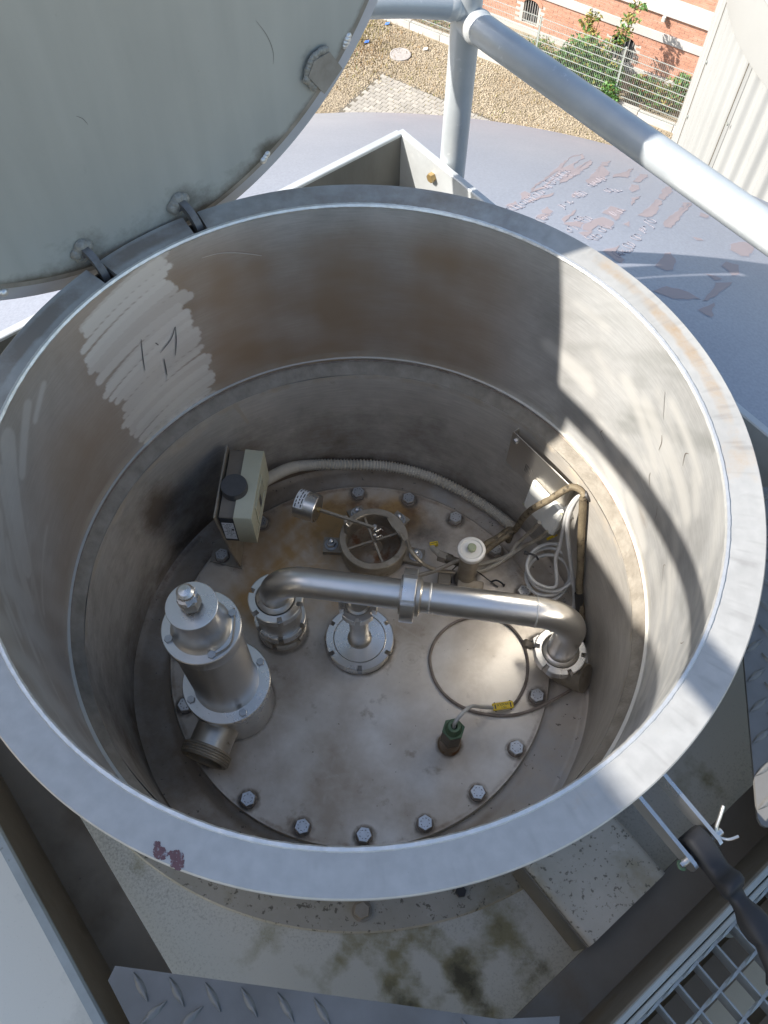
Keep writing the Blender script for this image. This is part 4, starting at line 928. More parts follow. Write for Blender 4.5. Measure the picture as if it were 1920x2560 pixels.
# scratches on the panel
def lid_line(pts, w, m_, nm, d=-.0004):
    P = catmull([Vector((*q, 0)) for q in pts], 6); mb = MB(); vs = []; fs = []
    for i, q in enumerate(P):
        a_ = P[max(i-1, 0)]; b_ = P[min(i+1, len(P)-1)]; t = (b_-a_).normalized(); n_ = Vector((-t.y, t.x, 0))*w*(.3+.7*math.sin(PI*(i+.5)/len(P)))
        vs += [LP(q.x+n_.x, q.y+n_.y, d), LP(q.x-n_.x, q.y-n_.y, d)]
    for i in range(len(P)-1): fs.append((2*i, 2*i+1, 2*i+3, 2*i+2))
    mb.add(vs, fs); return build(nm, mb, m_, lid)
lid_line([(.222, .230), (.236, .205), (.243, .180), (.241, .162)], .0005, 'hairline', 'scratch')
lid_line([(-.047, .207), (-.040, .200), (-.036, .190)], .0005, 'hairline', 'scratch')
# lug block with its weld bead, tack welds
def weld_blob(parent, path, r, d=-.001, nm='weld', m_='oldweld', squash=.7, dens=1.0):
    mb = MB(); rl = random.Random(len(path)*7+int(path[0][0]*1000))
    P = [Vector((*q, 0)) for q in path]; tot = 0
    segs = [(P[i], P[i+1]) for i in range(len(P)-1)]
    for a_, b_ in segs:
        L_ = (b_-a_).length; k = max(2, int(L_/(r*.62)*dens))
        for i in range(k):
            q = a_.lerp(b_, i/k); rr_ = r*rl.uniform(.85, 1.12)
            for lat in range(5):
                pass
            vs = []; fs = []; ns, nr_ = 10, 5
            for j in range(nr_):
                ph = PI/2*j/(nr_-1)
                for s_ in range(ns):
                    t = 2*PI*s_/ns; vs.append(LP(q.x+rr_*math.cos(ph)*math.cos(t), q.y+rr_*math.cos(ph)*math.sin(t), d-rr_*squash*math.sin(ph)))
            for j in range(nr_-1):
                for s_ in range(ns): fs.append((j*ns+s_, j*ns+(s_+1) % ns, (j+1)*ns+(s_+1) % ns, (j+1)*ns+s_))
            mb.add(vs, fs)
    return build(nm, mb, m_, parent, angle=60)
blk = [(.291, .128), (.303, .148), (.330, .151), (.351, .118), (.317, .091)]
mb = MB(); mb.prism(blk, -.0105, .001, lambda x_, y_, d: LP(x_, y_, d)); stop = build('stop_block', mb, 'lid_edge', lid, angle=20)
weld_blob(stop, [(.303, .105), (.291, .122), (.294, .136), (.303, .149), (.317, .154), (.331, .152)], .0064, -.005, 'weld_bead', 'oldweld')
for c0, c1 in (((.3640, .142), (.3735, .158)), ((.2060, .0225), (.2180, .0330)), ((-.232, .0165), (-.217, .0095)), ((.430, .255), (.438, .275)), ((.02, -.0285), (.035, -.028))):
    weld_blob(lid, [c0, c1], .0058, .0005, 'tack_weld', 'weld', .8, .8)
# two hooked hinge straps
for k, azs in enumerate(slots()):
    u0 = .4770*math.cos(R_(azs)-R_(35)); d1 = .4770*math.sin(R_(azs)-R_(35))
    hinge = bpy.data.objects.new('hinge_strap', None)
    path = [(u0-.008, .020, -.006), (u0-.004, .020, -.012), (u0-.001, .013, -.020), (u0+.001, .002, -.028), (u0+.002, -.010, -.033), (u0+.002, -.026, -.034)]
    P = catmull([LP(a_, b_, c_) for a_, b_, c_ in path], 5)
    mb = MB(); vs = []; fs = []
    for i, q in enumerate(P):
        t = (P[min(i+1, len(P)-1)]-P[max(i-1, 0)]).normalized(); n_ = LU.cross(t).normalized(); wd = .0052; th = .016
        vs += [q+LU*wd+n_*th/2, q-LU*wd+n_*th/2, q-LU*wd-n_*th/2, q+LU*wd-n_*th/2]
    for i in range(len(P)-1):
        for s_ in range(4): fs.append((i*4+s_, i*4+(s_+1) % 4, (i+1)*4+(s_+1) % 4, (i+1)*4+s_))
    fs += [(0, 1, 2, 3), tuple(range(len(vs)-4, len(vs)))[::-1]]
    mb.add(vs, fs); hs = build('hinge_strap', mb, 'strap', lid, angle=50)
    weld_blob(hs, [(u0-.016, .018), (u0-.006, .027), (u0+.006, .020)], .0105, -.001, 'weld_bead', 'oldweld', .85)
    weld_blob(hs, [(u0-.014, .010), (u0-.008, .004)], .0072, -.0015, 'weld_bead', 'oldweld', .8)
    mb = MB(); mb.tube([LP(u0-.020, -.030, -.034), LP(u0+.022, -.030, -.034)], .006, 14); build('hinge_pin', mb, 'steel', hs)
    mb = MB(); aa = R_(azs); rd_ = Vector((math.cos(aa), math.sin(aa), 0)); tn = Vector((-rd_.y, rd_.x, 0))
    mb.box(rd_*.4790+Vector((0, 0, -.047)), (.040, .024, .004), Matrix.Rotation(aa, 3, 'Z')); mb.box(rd_*.4995+Vector((0, 0, -.034)), (.003, .022, .026), Matrix.Rotation(aa, 3, 'Z'))
    for sd in (.0120, -.0120):
        q = rd_*.4790-tn*sd+Vector((0, 0, -.0285)); mb.box(q, (.040, .0035, .038), Matrix.Rotation(aa, 3, 'Z'))
    build('shade_pocket', mb, 'washer', hatch)  # pocket plates added below the slot to keep it dark

# ================================================================== LATCH (front right)
lt0 = Vector((.3045, -.3950, 0)); ld_ = Vector((.0415, -.0660, 0)).normalized(); ls = Vector((-ld_.y, ld_.x, 0))
latch = thing('rubber_latch', 'black rubber toggle latch pinned between two bright steel arms', 'latch', (.31, -.41, -.06))
def la(t, s_, z): return lt0+ld_*t+ls*s_+Vector((0, 0, z))
for s_, t1 in ((.0185, .0880), (-.0195, .0905)):
    mb = MB(); prof = [(-.04, -.053), (t1-.006, -.053), (t1-.001, -.056), (t1, -.064), (t1-.001, -.072), (t1-.006, -.076), (.03, -.080), (-.04, -.080)]
    mb.prism(prof, -.0022, .0022, lambda t, z, d: la(t, s_+d, z)); build('steel_arm', mb, 'steel', latch, angle=40)
mb = MB(); mb.tube([la(.078, -.029, -.065), la(.078, .031, -.065)], .0042, 14); build('pin', mb, 'steel', latch)
mb = MB(); mb.tube([la(.078, .0225, -.065), la(.072, .028, -.060), la(.066, .036, -.052), la(.060, .044, -.046)], .0020, 8, spline=4); mb.tube([la(.079, .0225, -.064), la(.088, .029, -.061), la(.092, .040, -.060)], .0016, 8, spline=4); build('split_pin', mb, 'pipe', latch)
mb = MB(); mb.tube([la(.078, -.0235, -.065), la(.074, -.029, -.062), la(.079, -.0325, -.060), la(.083, -.0285, -.063), la(.078, -.0255, -.066)], .0016, 8, spline=5); build('split_pin', mb, 'green', latch)
# rubber body as one swept section
sec = [(.058, .0130, .0105, -.064), (.061, .0152, .0150, -.062), (.070, .0158, .0165, -.061), (.086, .0150, .0140, -.060), (.096, .0142, .0100, -.058), (.104, .0140, .0090, -.056), (.110, .0146, .0110, -.052), (.115, .0152, .0160, -.047), (.121, .0152, .0162, -.046), (.125, .0138, .0120, -.048), (.128, .0104, .0085, -.052), (.135, .0096, .0085, -.052), (.142, .0112, .0110, -.051), (.149, .0145, .0150, -.050), (.157, .0158, .0165, -.049), (.166, .0150, .0160, -.048), (.174, .0120, .0125, -.047), (.181, .0100, .0100, -.046), (.189, .0100, .0090, -.045), (.197, .0112, .0080, -.043), (.205, .0110, .0065, -.041), (.210, .0070, .0040, -.040)]
def rubber(sec, bend):
    mb = MB(); n_ = 18; vs = []; fs = []
    for i, (t, hw, hh, z) in enumerate(sec):
        hw *= .88; hh *= .92
        for k in range(n_):
            a_ = 2*PI*k/n_; cx, cy = math.cos(a_), math.sin(a_)
            sx = math.copysign(abs(cx)**.55, cx)*hw; sz = math.copysign(abs(cy)**.6, cy)*hh
            vs.append(la(t, sx+bend(t), z+sz))
    for i in range(len(sec)-1):
        for k in range(n_): fs.append((i*n_+k, i*n_+(k+1) % n_, (i+1)*n_+(k+1) % n_, (i+1)*n_+k))
    fs += [tuple(range(n_))[::-1], tuple(range(len(vs)-n_, len(vs)))]
    mb.add(vs, fs); return mb
rb = build('rubber_strap', rubber(sec, lambda t: -.17*max(0, t-.085)), 'rubber', latch, angle=80)
hk = [la(.172, -.016, -.047), la(.184, -.022, -.044), la(.196, -.030, -.042), la(.203, -.043, -.041)]
mb = MB(); mb.tube(hk, [.0095, .0105, .0085, .0045], 14, spline=5); build('hook_tip', mb, 'rubber', rb, angle=80)
hk = [la(.174, -.014, -.047), la(.190, -.012, -.043), la(.204, -.008, -.040), la(.220, -.002, -.036)]
mb = MB(); mb.tube(hk, [.0100, .0110, .0100, .0080], 14, spline=5); build('hook_tip', mb, 'rubber', rb, angle=80)

# ================================================================== PLATFORM FRAME (square of galvanised angles)
ZT, ZB = -.15, -.300
fa = R_(-54.6); fx_ = Vector((math.cos(fa), math.sin(fa), 0)); fy_ = Vector((-fx_.y, fx_.x, 0))   # fx: along back-right side (towards viewer), fy: towards back-right
FR, FL, FB, FN = .561, -.570, -.599, .642    # side distances: +fy back right, -fy left front, -fx back left, +fx bottom right
def fp(a_, b_, z): return fx_*a_+fy_*b_+Vector((0, 0, z))
frame = thing('platform_frame', 'square frame of galvanised steel angles surrounding the hatch shaft', 'frame', (0, 0, ZB))
def fprism(poly, e0, e1, mapf, nm, m_):
    mb = MB(); mb.prism(poly, e0, e1, mapf); return build(nm, mb, m_, frame, angle=25)
# each side : web, inner foot leg, small outer top leg (section across x, z)
def section(w_in, w_out, th=.006): return [(0, ZT-.002), (.002, ZT), (w_out, ZT), (w_out, ZT-th), (th, ZT-th), (th, ZB), (-w_in, ZB), (-w_in, ZB+th), (0, ZB+th)]
fprism(section(.05, .012), FB-.01, FN+.012, lambda x_, z, d: fp(d, FR+x_, z), 'frame_side', 'galv')
fprism(section(.05, .012), FL-.012, FR-.0005, lambda x_, z, d: fp(FB-x_, d, z), 'frame_side', 'galv_darkened')  # shade of this side is put into the colour, along with dirt
mb = MB(); mb.prism([(.0125, ZT+.0004), (.0125, ZT+.0016), (.0002, ZT+.0016), (-.0012, ZT+.0004), (-.0012, ZT-.0045), (-.0004, ZT-.0045)], FL-.012, FR-.0005, lambda x_, z, d: fp(FB-x_, d, z)); build('top_edge', mb, 'galv', frame)  # bright strip paints the lit top edge above the darkened web
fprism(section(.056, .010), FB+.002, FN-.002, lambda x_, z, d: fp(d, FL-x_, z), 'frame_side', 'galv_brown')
fprism(section(.052, .004), FL+.002, FR-.002, lambda x_, z, d: fp(FN+x_, d, z), 'frame_side', 'galv_dark')
mb = MB(); mb.prism([(.0105, ZT+.0012), (.0015, ZT+.0015), (-.0008, ZT-.001), (-.0008, ZT-.006), (.0105, ZT-.004)], FB+.002, FN-.002, lambda x_, z, d: fp(d, FL-x_, z)); build('top_edge', mb, 'galv_edge', frame)
for a_, b_ in ((FB-.006, FL-.004), (FB-.006, FR+.006), (FN-.03, FL+.03), (FN-.03, FR-.03)):
    mb = MB(); q = fp(a_, b_, -.38); mb.box((q.x, q.y, -.345), (.05, .05, .09), Matrix.Rotation(fa, 3, 'Z')); build('foot_block', mb, 'galv', frame)
q = Vector((.1445, .7200, -.185)); nrm = -fy_
mb = MB(); mb.hexa(fp(fx_.dot(q), FR-.0005, -.1830), .016, .009, nrm, 10); build('brass_bolt', mb, 'brass', frame)
# square tube bearing against the shaft
bt = thing('box_beam', 'short mossy square steel tube between shaft and dark frame side', 'beam', (.28, -.46, -.36))
bx = Vector((.1212, .0862, 0)).normalized(); by = Vector((bx.y, -bx.x, 0))
bp = Vector((.2500, -.5295, 0))
def bpt(a_, b_, z): return bp+bx*a_-by*b_+Vector((0, 0, z))
mb = MB(); W_ = .134; r_ = .010
pr = [(0, -.346), (0, -.258-.0)]+[(r_-r_*math.cos(t), -.252-r_+r_*math.sin(t)) for t in np.linspace(0, PI/2, 6)]+[(W_-r_+r_*math.sin(t), -.252-r_+r_*math.cos(t)) for t in np.linspace(0, PI/2, 6)]+[(W_, -.346)]
mb.prism(pr, -.012, .105, lambda x_, z, d: bpt(x_, d, z)); build('tube', mb, 'mossy', bt, angle=30)
mb = MB(); mb.prism([(-.0012, -.345), (-.0012, -.264), (.0008, -.264), (.0008, -.345)], -.0118, .1048, lambda x_, z, d: bpt(x_, d, z)); build('tube_side', mb, 'galv_darkened', bt, smooth=False)  # thin darker sheet laid over the left face of the tube

# ================================================================== GRATING
gr = thing('floor_grating', 'galvanised walkway grating at the lower right corner', 'grating', fp(FN+.02, .1, ZT-.03))
g0 = FN+.0035
for off, w_, m_, top_ in ((-.0008, .0066, 'galv_edge', ZT+.001), (.0074, .0058, 'galv_edge', ZT+.0005)):
    mb = MB(); mb.prism([(off, ZT-.028), (off, top_-.001), (off+.001, top_), (off+w_-.001, top_), (off+w_, top_-.001), (off+w_, ZT-.028)], -.45, .52, lambda x_, z, d: fp(g0+x_, d, z)); build('edge_bar', mb, m_, gr)
first = None
for k in range(33):
    b_ = -.44+.0304*k
    if first is None:
        mb = MB(); mb.prism([(0, ZT-.03), (0, ZT-.0035), (.0022, ZT-.0035), (.0022, ZT-.03)], 0, .60, lambda x_, z, d: fp(g0+.0134+d, b_+x_, z)); first = build('bearing_bar', mb, 'galv_grate', gr, smooth=False)
    else: o = dup(first, first.location+fy_*(.0304*k))
first = None
for k in range(18):
    if first is None:
        mb = MB(); P = [fp(g0+.0155, -.45+.96*i/120, ZT-.004) for i in range(121)]
        vs = []; fs = []
        for i, q in enumerate(P):
            for s_ in range(4):
                t = PI/2*s_+i*.42; vs.append(q+fx_*.0024*math.cos(t)+Vector((0, 0, .0024*math.sin(t))))
        for i in range(120):
            for s_ in range(4): fs.append((i*4+s_, i*4+(s_+1) % 4, (i+1)*4+(s_+1) % 4, (i+1)*4+s_))
        mb.add(vs, fs); first = build('twisted_rod', mb, 'galv_grate', gr, angle=20)
    else: dup(first, first.location+fx_*(.0331*k))
# things under the grating
ub = thing('under_beam', 'weathered steel beams seen through the floor grating', 'beam', fp(FN+.1, .0, -.33))
for k, (d0, w_) in enumerate(((.045, .034), (.125, .040), (.215, .05))):
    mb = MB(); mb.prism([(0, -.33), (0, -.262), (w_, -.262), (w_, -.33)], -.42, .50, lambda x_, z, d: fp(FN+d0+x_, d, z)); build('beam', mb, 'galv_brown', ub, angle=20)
mb = MB(); mb.cyl(fp(FN+.034, .045, -.262), .013, .012, 24, ch=.003)
tag(build('pipe_stub', mb, 'galv_edge', None, origin=fp(FN+.034, .045, -.262)), 'small round steel stub seen below the grating edge', 'pipe end')

# ================================================================== CHECKER PLATES
def lens(L_=.033, W_=.0085, h=.003):
    mb = MB(); vs = []; n_ = 8
    for i in range(n_+1):
        t = i/n_; x_ = (t-.5)*L_; w_ = W_/2*(1-(2*t-1)**2)
        vs += [(x_, -w_, 0), (x_, -w_*.35, h), (x_, w_*.35, h), (x_, w_, 0)]
    fs = []
    for i in range(n_):
        for k in range(3): fs.append((i*4+k, (i+1)*4+k, (i+1)*4+k+1, i*4+k+1))
    mb.add(vs, fs); return mb
def inside(p, poly):
    c_ = False; j = len(poly)-1
    for i in range(len(poly)):
        xi, yi = poly[i]; xj, yj = poly[j]
        if (yi > p[1]) != (yj > p[1]) and p[0] < (xj-xi)*(p[1]-yi)/(yj-yi)+xi: c_ = not c_
        j = i
    return c_
def checker(label, poly, zt_, ang, org, pitch, th=.005):
    t_ = thing('checker_plate', label, 'floor plate', (poly[0][0], poly[0][1], zt_-th), 'tread plates around the hatch')
    mb = MB(); mb.prism(poly, zt_-th, zt_, lambda x_, y_, d: Vector((x_, y_, d))); build('sheet', mb, 'checker', t_, angle=20)
    src = None; ca, sa = math.cos(R_(ang)), math.sin(R_(ang))
    for j in range(-24, 25):
        for i in range(-16, 17):
            u_, w_ = (i+.5*(j % 2))*pitch, j*pitch*.56
            x_ = org[0]+ca*u_-sa*w_; y_ = org[1]+sa*u_+ca*w_
            if not inside((x_, y_), poly): continue
            ed = min(abs((poly[k-1][0]-poly[k][0])*(poly[k][1]-y_)-(poly[k][0]-x_)*(poly[k-1][1]-poly[k][1]))/math.hypot(poly[k-1][0]-poly[k][0], poly[k-1][1]-poly[k][1]) for k in range(len(poly)))
            if ed < .0095: continue
            if src is None:
                src = build('tread_lug', lens(), 'checker', None, origin=(0, 0, 0), angle=50); src.parent = t_; o = src
            else: o = dup(src)
            o.location = Vector((x_, y_, zt_))-root_loc(t_); o.rotation_euler = (0, 0, R_(ang+(48 if j % 2 else -48)))
    return t_
checker('tread plate with a clipped corner at the bottom edge of the picture', [(-.2745, -.5365), (-.2805, -.5500), (-.205, -.664), (-.16, -.74), (.16, -.74), (.19, -.606), (.127, -.6055), (.0085, -.5845)], -.1415, -9.8, (-.2455, -.5575), .0385)
checker('tread plate with rounded tip at the right edge beside the rim', [(.4480, -.4215), (.4500, -.4290), (.4560, -.4320), (.80, -.36), (.80, .02), (.5450, .02), (.5330, -.055), (.4950, -.160), (.4815, -.230)], -.1415, 80, (.4775, -.328), .0385)

# ================================================================== RAILS
rail = thing('guard_rail', 'galvanised tubular guard rail standing behind the hatch', 'guard rail', (.2015, .747, -.3))
pb = Vector((.2015, .7470, 0)); RT = .0239
mb = MB(); mb.tube([pb+Vector((0, 0, -.34)), pb+Vector((0, 0, .75))], RT, 36); post = build('rail_post', mb, 'tube_galv', rail)
r0 = pb+Vector((0, 0, .103)); rdv = Vector((.579, -.815, .002))
mb = MB(); mb.tube([r0, r0+rdv*1.8], RT, 36); build('knee_rail', mb, 'tube_galv', rail)
mb = MB(); mb.tube([pb+Vector((0, 0, .72)), pb+Vector((0, 0, .72))+rdv*1.8], RT, 24); build('hand_rail', mb, 'tube_galv', rail)
mb = MB(); mb.tube([pb+rdv*1.55+Vector((0, 0, -.5)), pb+rdv*1.55+Vector((0, 0, .80))], RT, 24); build('rail_post', mb, 'tube_galv', rail)
mb = MB(); lv = Vector((-.833, -.553, 0))
lw = Vector((-.9455, -.3256, 0))
mb.tube([pb+lw*t_+Vector((0, 0, z_)) for t_, z_ in ((0, .120), (.03, .130), (.06, .138), (.10, .148), (.14, .156), (.18, .163), (.24, .172), (.34, .180), (.44, .172), (.50, .14), (.53, .08), (.535, -.05), (.535, -.5))], .0205, 30, spline=8); build('bent_rail', mb, 'tube_galv', rail)
mb = MB(); mb.lathe([(RT, -.010), (RT+.002, -.004), (RT+.0025, .003), (RT, .010)], 36, r0+rdv.normalized()*(RT+.003), rdv); build('weld_seam', mb, 'galv', rail)
mb = MB(); mb.lathe([(.0205, -.008), (.0225, -.002), (.0205, .008)], 30, pb+lw*.028+Vector((0, 0, .1295)), Vector((-.9455, -.3256, .3))); build('weld_seam', mb, 'galv', rail)

# side rail left of the hatch, beside the photographer
sn = Vector((-.848, -.530, 0)); st_ = Vector((.530, -.848, 0))
side = thing('side_rail', 'galvanised side rail on two posts left of the hatch', 'guard rail', sn*.80+Vector((0, 0, -.3)))
hp = [(1.3, .93), (-.66, .93)]+[(-.66-.17*math.sin(PI*k/12), .76+.17*math.cos(PI*k/12)) for k in range(1, 12)]+[(-.66, .59), (1.3, .59)]
mb = MB(); mb.tube([sn*.80+st_*a_+Vector((0, 0, z_)) for a_, z_ in hp], .0212, 24); build('hand_rail', mb, 'tube_galv', side)
for t in (-.60, 1.15):
    mb = MB(); mb.tube([sn*.80+st_*t+Vector((0, 0, -.45)), sn*.80+st_*t+Vector((0, 0, .93))], .0212, 24); build('rail_post', mb, 'tube_galv', side)
SD = 1.8; ku, kz = -.296*(SD-.8)/.6816, .669*(SD-.8)/.6816
blocker = thing('shade_blocker', 'grey sheet screen on two posts added out of view to shade the rim', 'blocker', sn*SD+Vector((0, 0, -.9)))  # invented panel, its top edge shaped to cast shade on the rim
topl = [(-1.2-ku, .66), (-.37, .672), (-.27, .682), (-.19, .702), (-.12, .730), (-.05, .757), (.04, .765), (.14, .760), (.21, .762), (.26, .84), (.46-ku, .86)]
poly = [(-1.2, .1)]+[(.46, .1)]+[(a_+ku, b_+kz) for a_, b_ in topl[::-1]]
mb = MB(); mb.prism(poly, 0, .004, lambda x_, z, d: sn*(SD+d)+st_*x_+Vector((0, 0, z))); build('blocker_sheet', mb, 'sheet', blocker, angle=20)
for t in (-.66, .80):
    mb = MB(); mb.tube([sn*(SD+.03)+st_*(t+ku)+Vector((0, 0, -1.6)), sn*(SD+.03)+st_*(t+ku)+Vector((0, 0, 1.4))], .0212, 24); build('blocker_post', mb, 'tube_galv', blocker)

# ================================================================== TANK
SR, SZ = 3.5, -3.82
GZ = -13.5
tank = thing('storage_tank', 'large pale blue grey tank with domed top under the hatch', 'tank', (0, 0, GZ))
def dz(r): return SZ+math.sqrt(SR*SR-r*r)
nr, na = 190, 420
Rr = np.concatenate([np.linspace(.45, .95, 90), np.linspace(.96, 2.45, 80)])
prof = [(r, dz(r)) for r in Rr]
kx = prof[-1]
for k in range(1, 9):
    t = R_(44.4+(90-44.4)*k/8); prof.append((2.45+.5*(math.sin(t)-math.sin(R_(44.4))), kx[1]-.5*(math.cos(R_(44.4))-math.cos(t))))
prof += [(prof[-1][0], -6), (prof[-1][0], GZ)]
mb = MB(); mb.lathe(prof, na); dome = build('shell', mb, 'tank', tank)
v = verts(dome); x, y = v[:, 0], v[:, 1]; r = np.hypot(x, y)
fa_ = x*fx_.x+y*fx_.y; fb_ = x*fy_.x+y*fy_.y
ins = sstep(FB-.01, FB+.03, fa_)*(1-sstep(FN+.40, FN+.55, fa_))*sstep(FL-.35, FL-.30, fb_)*(1-sstep(FR-.03, FR+.01, fb_))
front = ins*sstep(.15, -.25, y) if False else ins
set_attr(dome, 'grimy', np.clip(front*.75, 0, 1))
bl2 = lambda cx, cy, s_: np.exp(-((x-cx)**2+(y-cy)**2)/s_**2)
fn = fbm(x*10, y*10, 61, 6, 6)
set_attr(dome, 'moss', np.clip((.36+.20*fn)*(1.1*bl2(.06, -.56, .11)+bl2(.17, -.53, .07)+.5*bl2(-.15, -.50, .06)+.9*bl2(-.34, -.42, .04)+1.1*bl2(.47, -.33, .045)+.6*bl2(-.05, -.52, .04)+.8*bl2(.02, -.50, .03)), 0, .6)*(front > .01))
set_attr(dome, 'soot', np.clip((.24+.16*fn)*(bl2(.12, -.56, .075)+.6*bl2(.03, -.60, .06)+.9*bl2(.475, -.33, .022)+.7*bl2(.22, -.56, .035)), 0, .7))
edge_ = np.exp(-((fa_-FN+.06)/.05)**2)+np.exp(-((fb_-FL-.06)/.05)**2)+np.exp(-((r-.515)/.02)**2)
set_attr(dome, 'grit', np.clip((.12+.10*edge_)*ins+.07*(1-ins), 0, .35))
set_attr(dome, 'stain', np.clip(.56*(fb_ < FL-.004)*(r < 1.6)+.30*ins, 0, .8))
FLK = [[[[0.477,1.138],[0.55,1.268],[0.627,1.408],[0.677,1.466],[0.667,1.41],[0.619,1.342],[0.6,1.279],[0.565,1.252],[0.513,1.169],[0.494,1.127],[0.445,1.082],[0.467,1.136]],[[0.602,1.288],[0.686,1.407],[0.673,1.359],[0.628,1.283],[0.559,1.182],[0.533,1.155],[0.56,1.222]],[[0.419,1.072],[0.434,1.091],[0.446,1.077],[0.433,1.048],[0.415,1.039]],[[0.372,1.002],[0.4,1.032],[0.402,1.017],[0.385,0.994]],[[0.431,1.037],[0.508,1.099],[0.502,1.083],[0.457,1.047],[0.432,1.027]],[[0.455,0.991],[0.474,1.014],[0.483,0.991],[0.472,0.974],[0.454,0.976]],[[0.434,0.951],[0.452,0.973],[0.471,0.97],[0.452,0.943]],[[0.614,1.2],[0.702,1.366],[0.707,1.335],[0.709,1.304],[0.655,1.209],[0.626,1.178]],[[0.712,1.398],[0.752,1.438],[0.719,1.367],[0.695,1.349]],[[0.711,1.282],[0.761,1.339],[0.808,1.402],[0.757,1.289],[0.73,1.284],[0.706,1.265]],[[0.55,1.09],[0.567,1.123],[0.573,1.107],[0.552,1.079]],[[0.496,0.955],[0.52,0.981],[0.544,1.014],[0.529,0.981],[0.499,0.937]],[[0.608,1.012],[0.642,1.058],[0.678,1.045],[0.633,0.979],[0.625,1.004]],[[0.496,0.932],[0.532,0.953],[0.55,0.947],[0.534,0.921],[0.51,0.926]],[[0.541,0.932],[0.59,0.98],[0.604,0.989],[0.626,0.97],[0.606,0.932],[0.582,0.945],[0.554,0.908],[0.537,0.913]],[[0.524,0.897],[0.56,0.913],[0.536,0.878]],[[0.811,1.351],[0.84,1.361],[0.822,1.325],[0.779,1.263],[0.762,1.262]],[[0.729,1.192],[0.748,1.234],[0.77,1.238],[0.763,1.207],[0.732,1.174]],[[0.716,1.131],[0.75,1.156],[0.703,1.08]],[[0.564,0.826],[0.61,0.859],[0.591,0.827],[0.606,0.798],[0.595,0.783],[0.578,0.805]],[[0.648,0.966],[0.669,0.986],[0.66,0.955]],[[0.809,1.182],[0.857,1.271],[0.881,1.291],[0.87,1.241],[0.812,1.157],[0.801,1.165]],[[0.878,1.309],[0.91,1.347],[0.914,1.325],[0.882,1.254],[0.882,1.279]],[[0.702,1.027],[0.744,1.079],[0.795,1.155],[0.807,1.149],[0.779,1.093],[0.743,1.033],[0.724,1.023]],[[0.76,1.0],[0.798,1.058],[0.85,1.127],[0.901,1.178],[0.85,1.098],[0.776,0.984],[0.758,0.983]],[[0.905,1.214],[0.939,1.257],[0.94,1.227],[0.91,1.188]],[[0.857,1.141],[0.88,1.173],[0.901,1.183],[0.866,1.139]],[[0.903,1.122],[0.925,1.112],[0.907,1.089],[0.891,1.096]],[[0.821,0.955],[0.843,0.954],[0.846,0.945],[0.827,0.941]],[[0.675,0.788],[0.716,0.849],[0.733,0.857],[0.736,0.83],[0.715,0.781],[0.697,0.774]],[[0.922,0.955],[0.966,0.985],[1.002,0.984],[0.954,0.909],[0.93,0.903],[0.909,0.923]],[[0.852,0.834],[0.873,0.859],[0.904,0.854],[0.889,0.811],[0.865,0.797]],[[0.795,0.785],[0.815,0.783],[0.832,0.775],[0.81,0.763]],[[0.75,0.673],[0.795,0.704],[0.831,0.74],[0.854,0.768],[0.808,0.753],[0.779,0.709]],[[0.729,0.638],[0.777,0.673],[0.753,0.618],[0.738,0.626]],[[0.642,0.687],[0.679,0.711],[0.727,0.698],[0.746,0.678],[0.681,0.668]]],[[0.501,1.135],[0.521,1.171],[0.541,1.203],[0.559,1.229],[0.579,1.257],[0.587,1.238],[0.426,1.031],[0.443,1.049],[0.459,1.069],[0.478,1.095],[0.387,0.994],[0.398,1.001],[0.41,1.008],[0.631,1.187],[0.651,1.214],[0.673,1.243],[0.572,1.101],[0.585,1.117],[0.543,0.969],[0.565,0.974],[0.514,0.913],[0.594,0.93],[0.61,0.947],[0.645,1.025],[0.662,1.04],[0.552,0.89],[0.568,0.889],[0.601,0.825],[0.616,0.836],[0.63,0.847],[0.641,0.87],[0.671,0.912],[0.694,0.95],[0.715,0.971],[0.731,1.005],[0.454,0.952],[0.466,0.964],[0.514,1.027],[0.539,1.054],[0.668,1.162],[0.694,1.172]]]
rl = random.Random(9)
for poly in FLK[0]:
    P = []
    for i in range(len(poly)):
        a_, b_ = poly[i], poly[(i+1) % len(poly)]; L_ = math.hypot(b_[0]-a_[0], b_[1]-a_[1]); k = max(1, int(L_/.012))
        for j in range(k):
            t = j/k; w_ = .0035 if j else .0
            P.append((a_[0]+(b_[0]-a_[0])*t+rl.uniform(-w_, w_), a_[1]+(b_[1]-a_[1])*t+rl.uniform(-w_, w_)))
    cx = sum(q[0] for q in P)/len(P); cy = sum(q[1] for q in P)/len(P)
    for grow, lift, m_, nm in ((.0032, .0004, 'film_edge', 'glue_edge'), (0., .0008, 'film', 'label_residue')):
        Q = []
        for (px, py) in P:
            d_ = math.hypot(px-cx, py-cy)+1e-6; px2 = px+(px-cx)/d_*grow; py2 = py+(py-cy)/d_*grow
            Q.append((px2, py2, dz(math.hypot(px2, py2))+lift))
        mb = MB(); n_ = len(Q); mb.add(Q+[(cx, cy, dz(math.hypot(cx, cy))+lift)], [(i, (i+1) % n_, n_) for i in range(n_)])
        if m_ == 'film_edge': eo = build(nm, mb, m_, tank, smooth=False)
        else:
            o = build(nm, mb, m_, tank, smooth=False)
mb = MB()
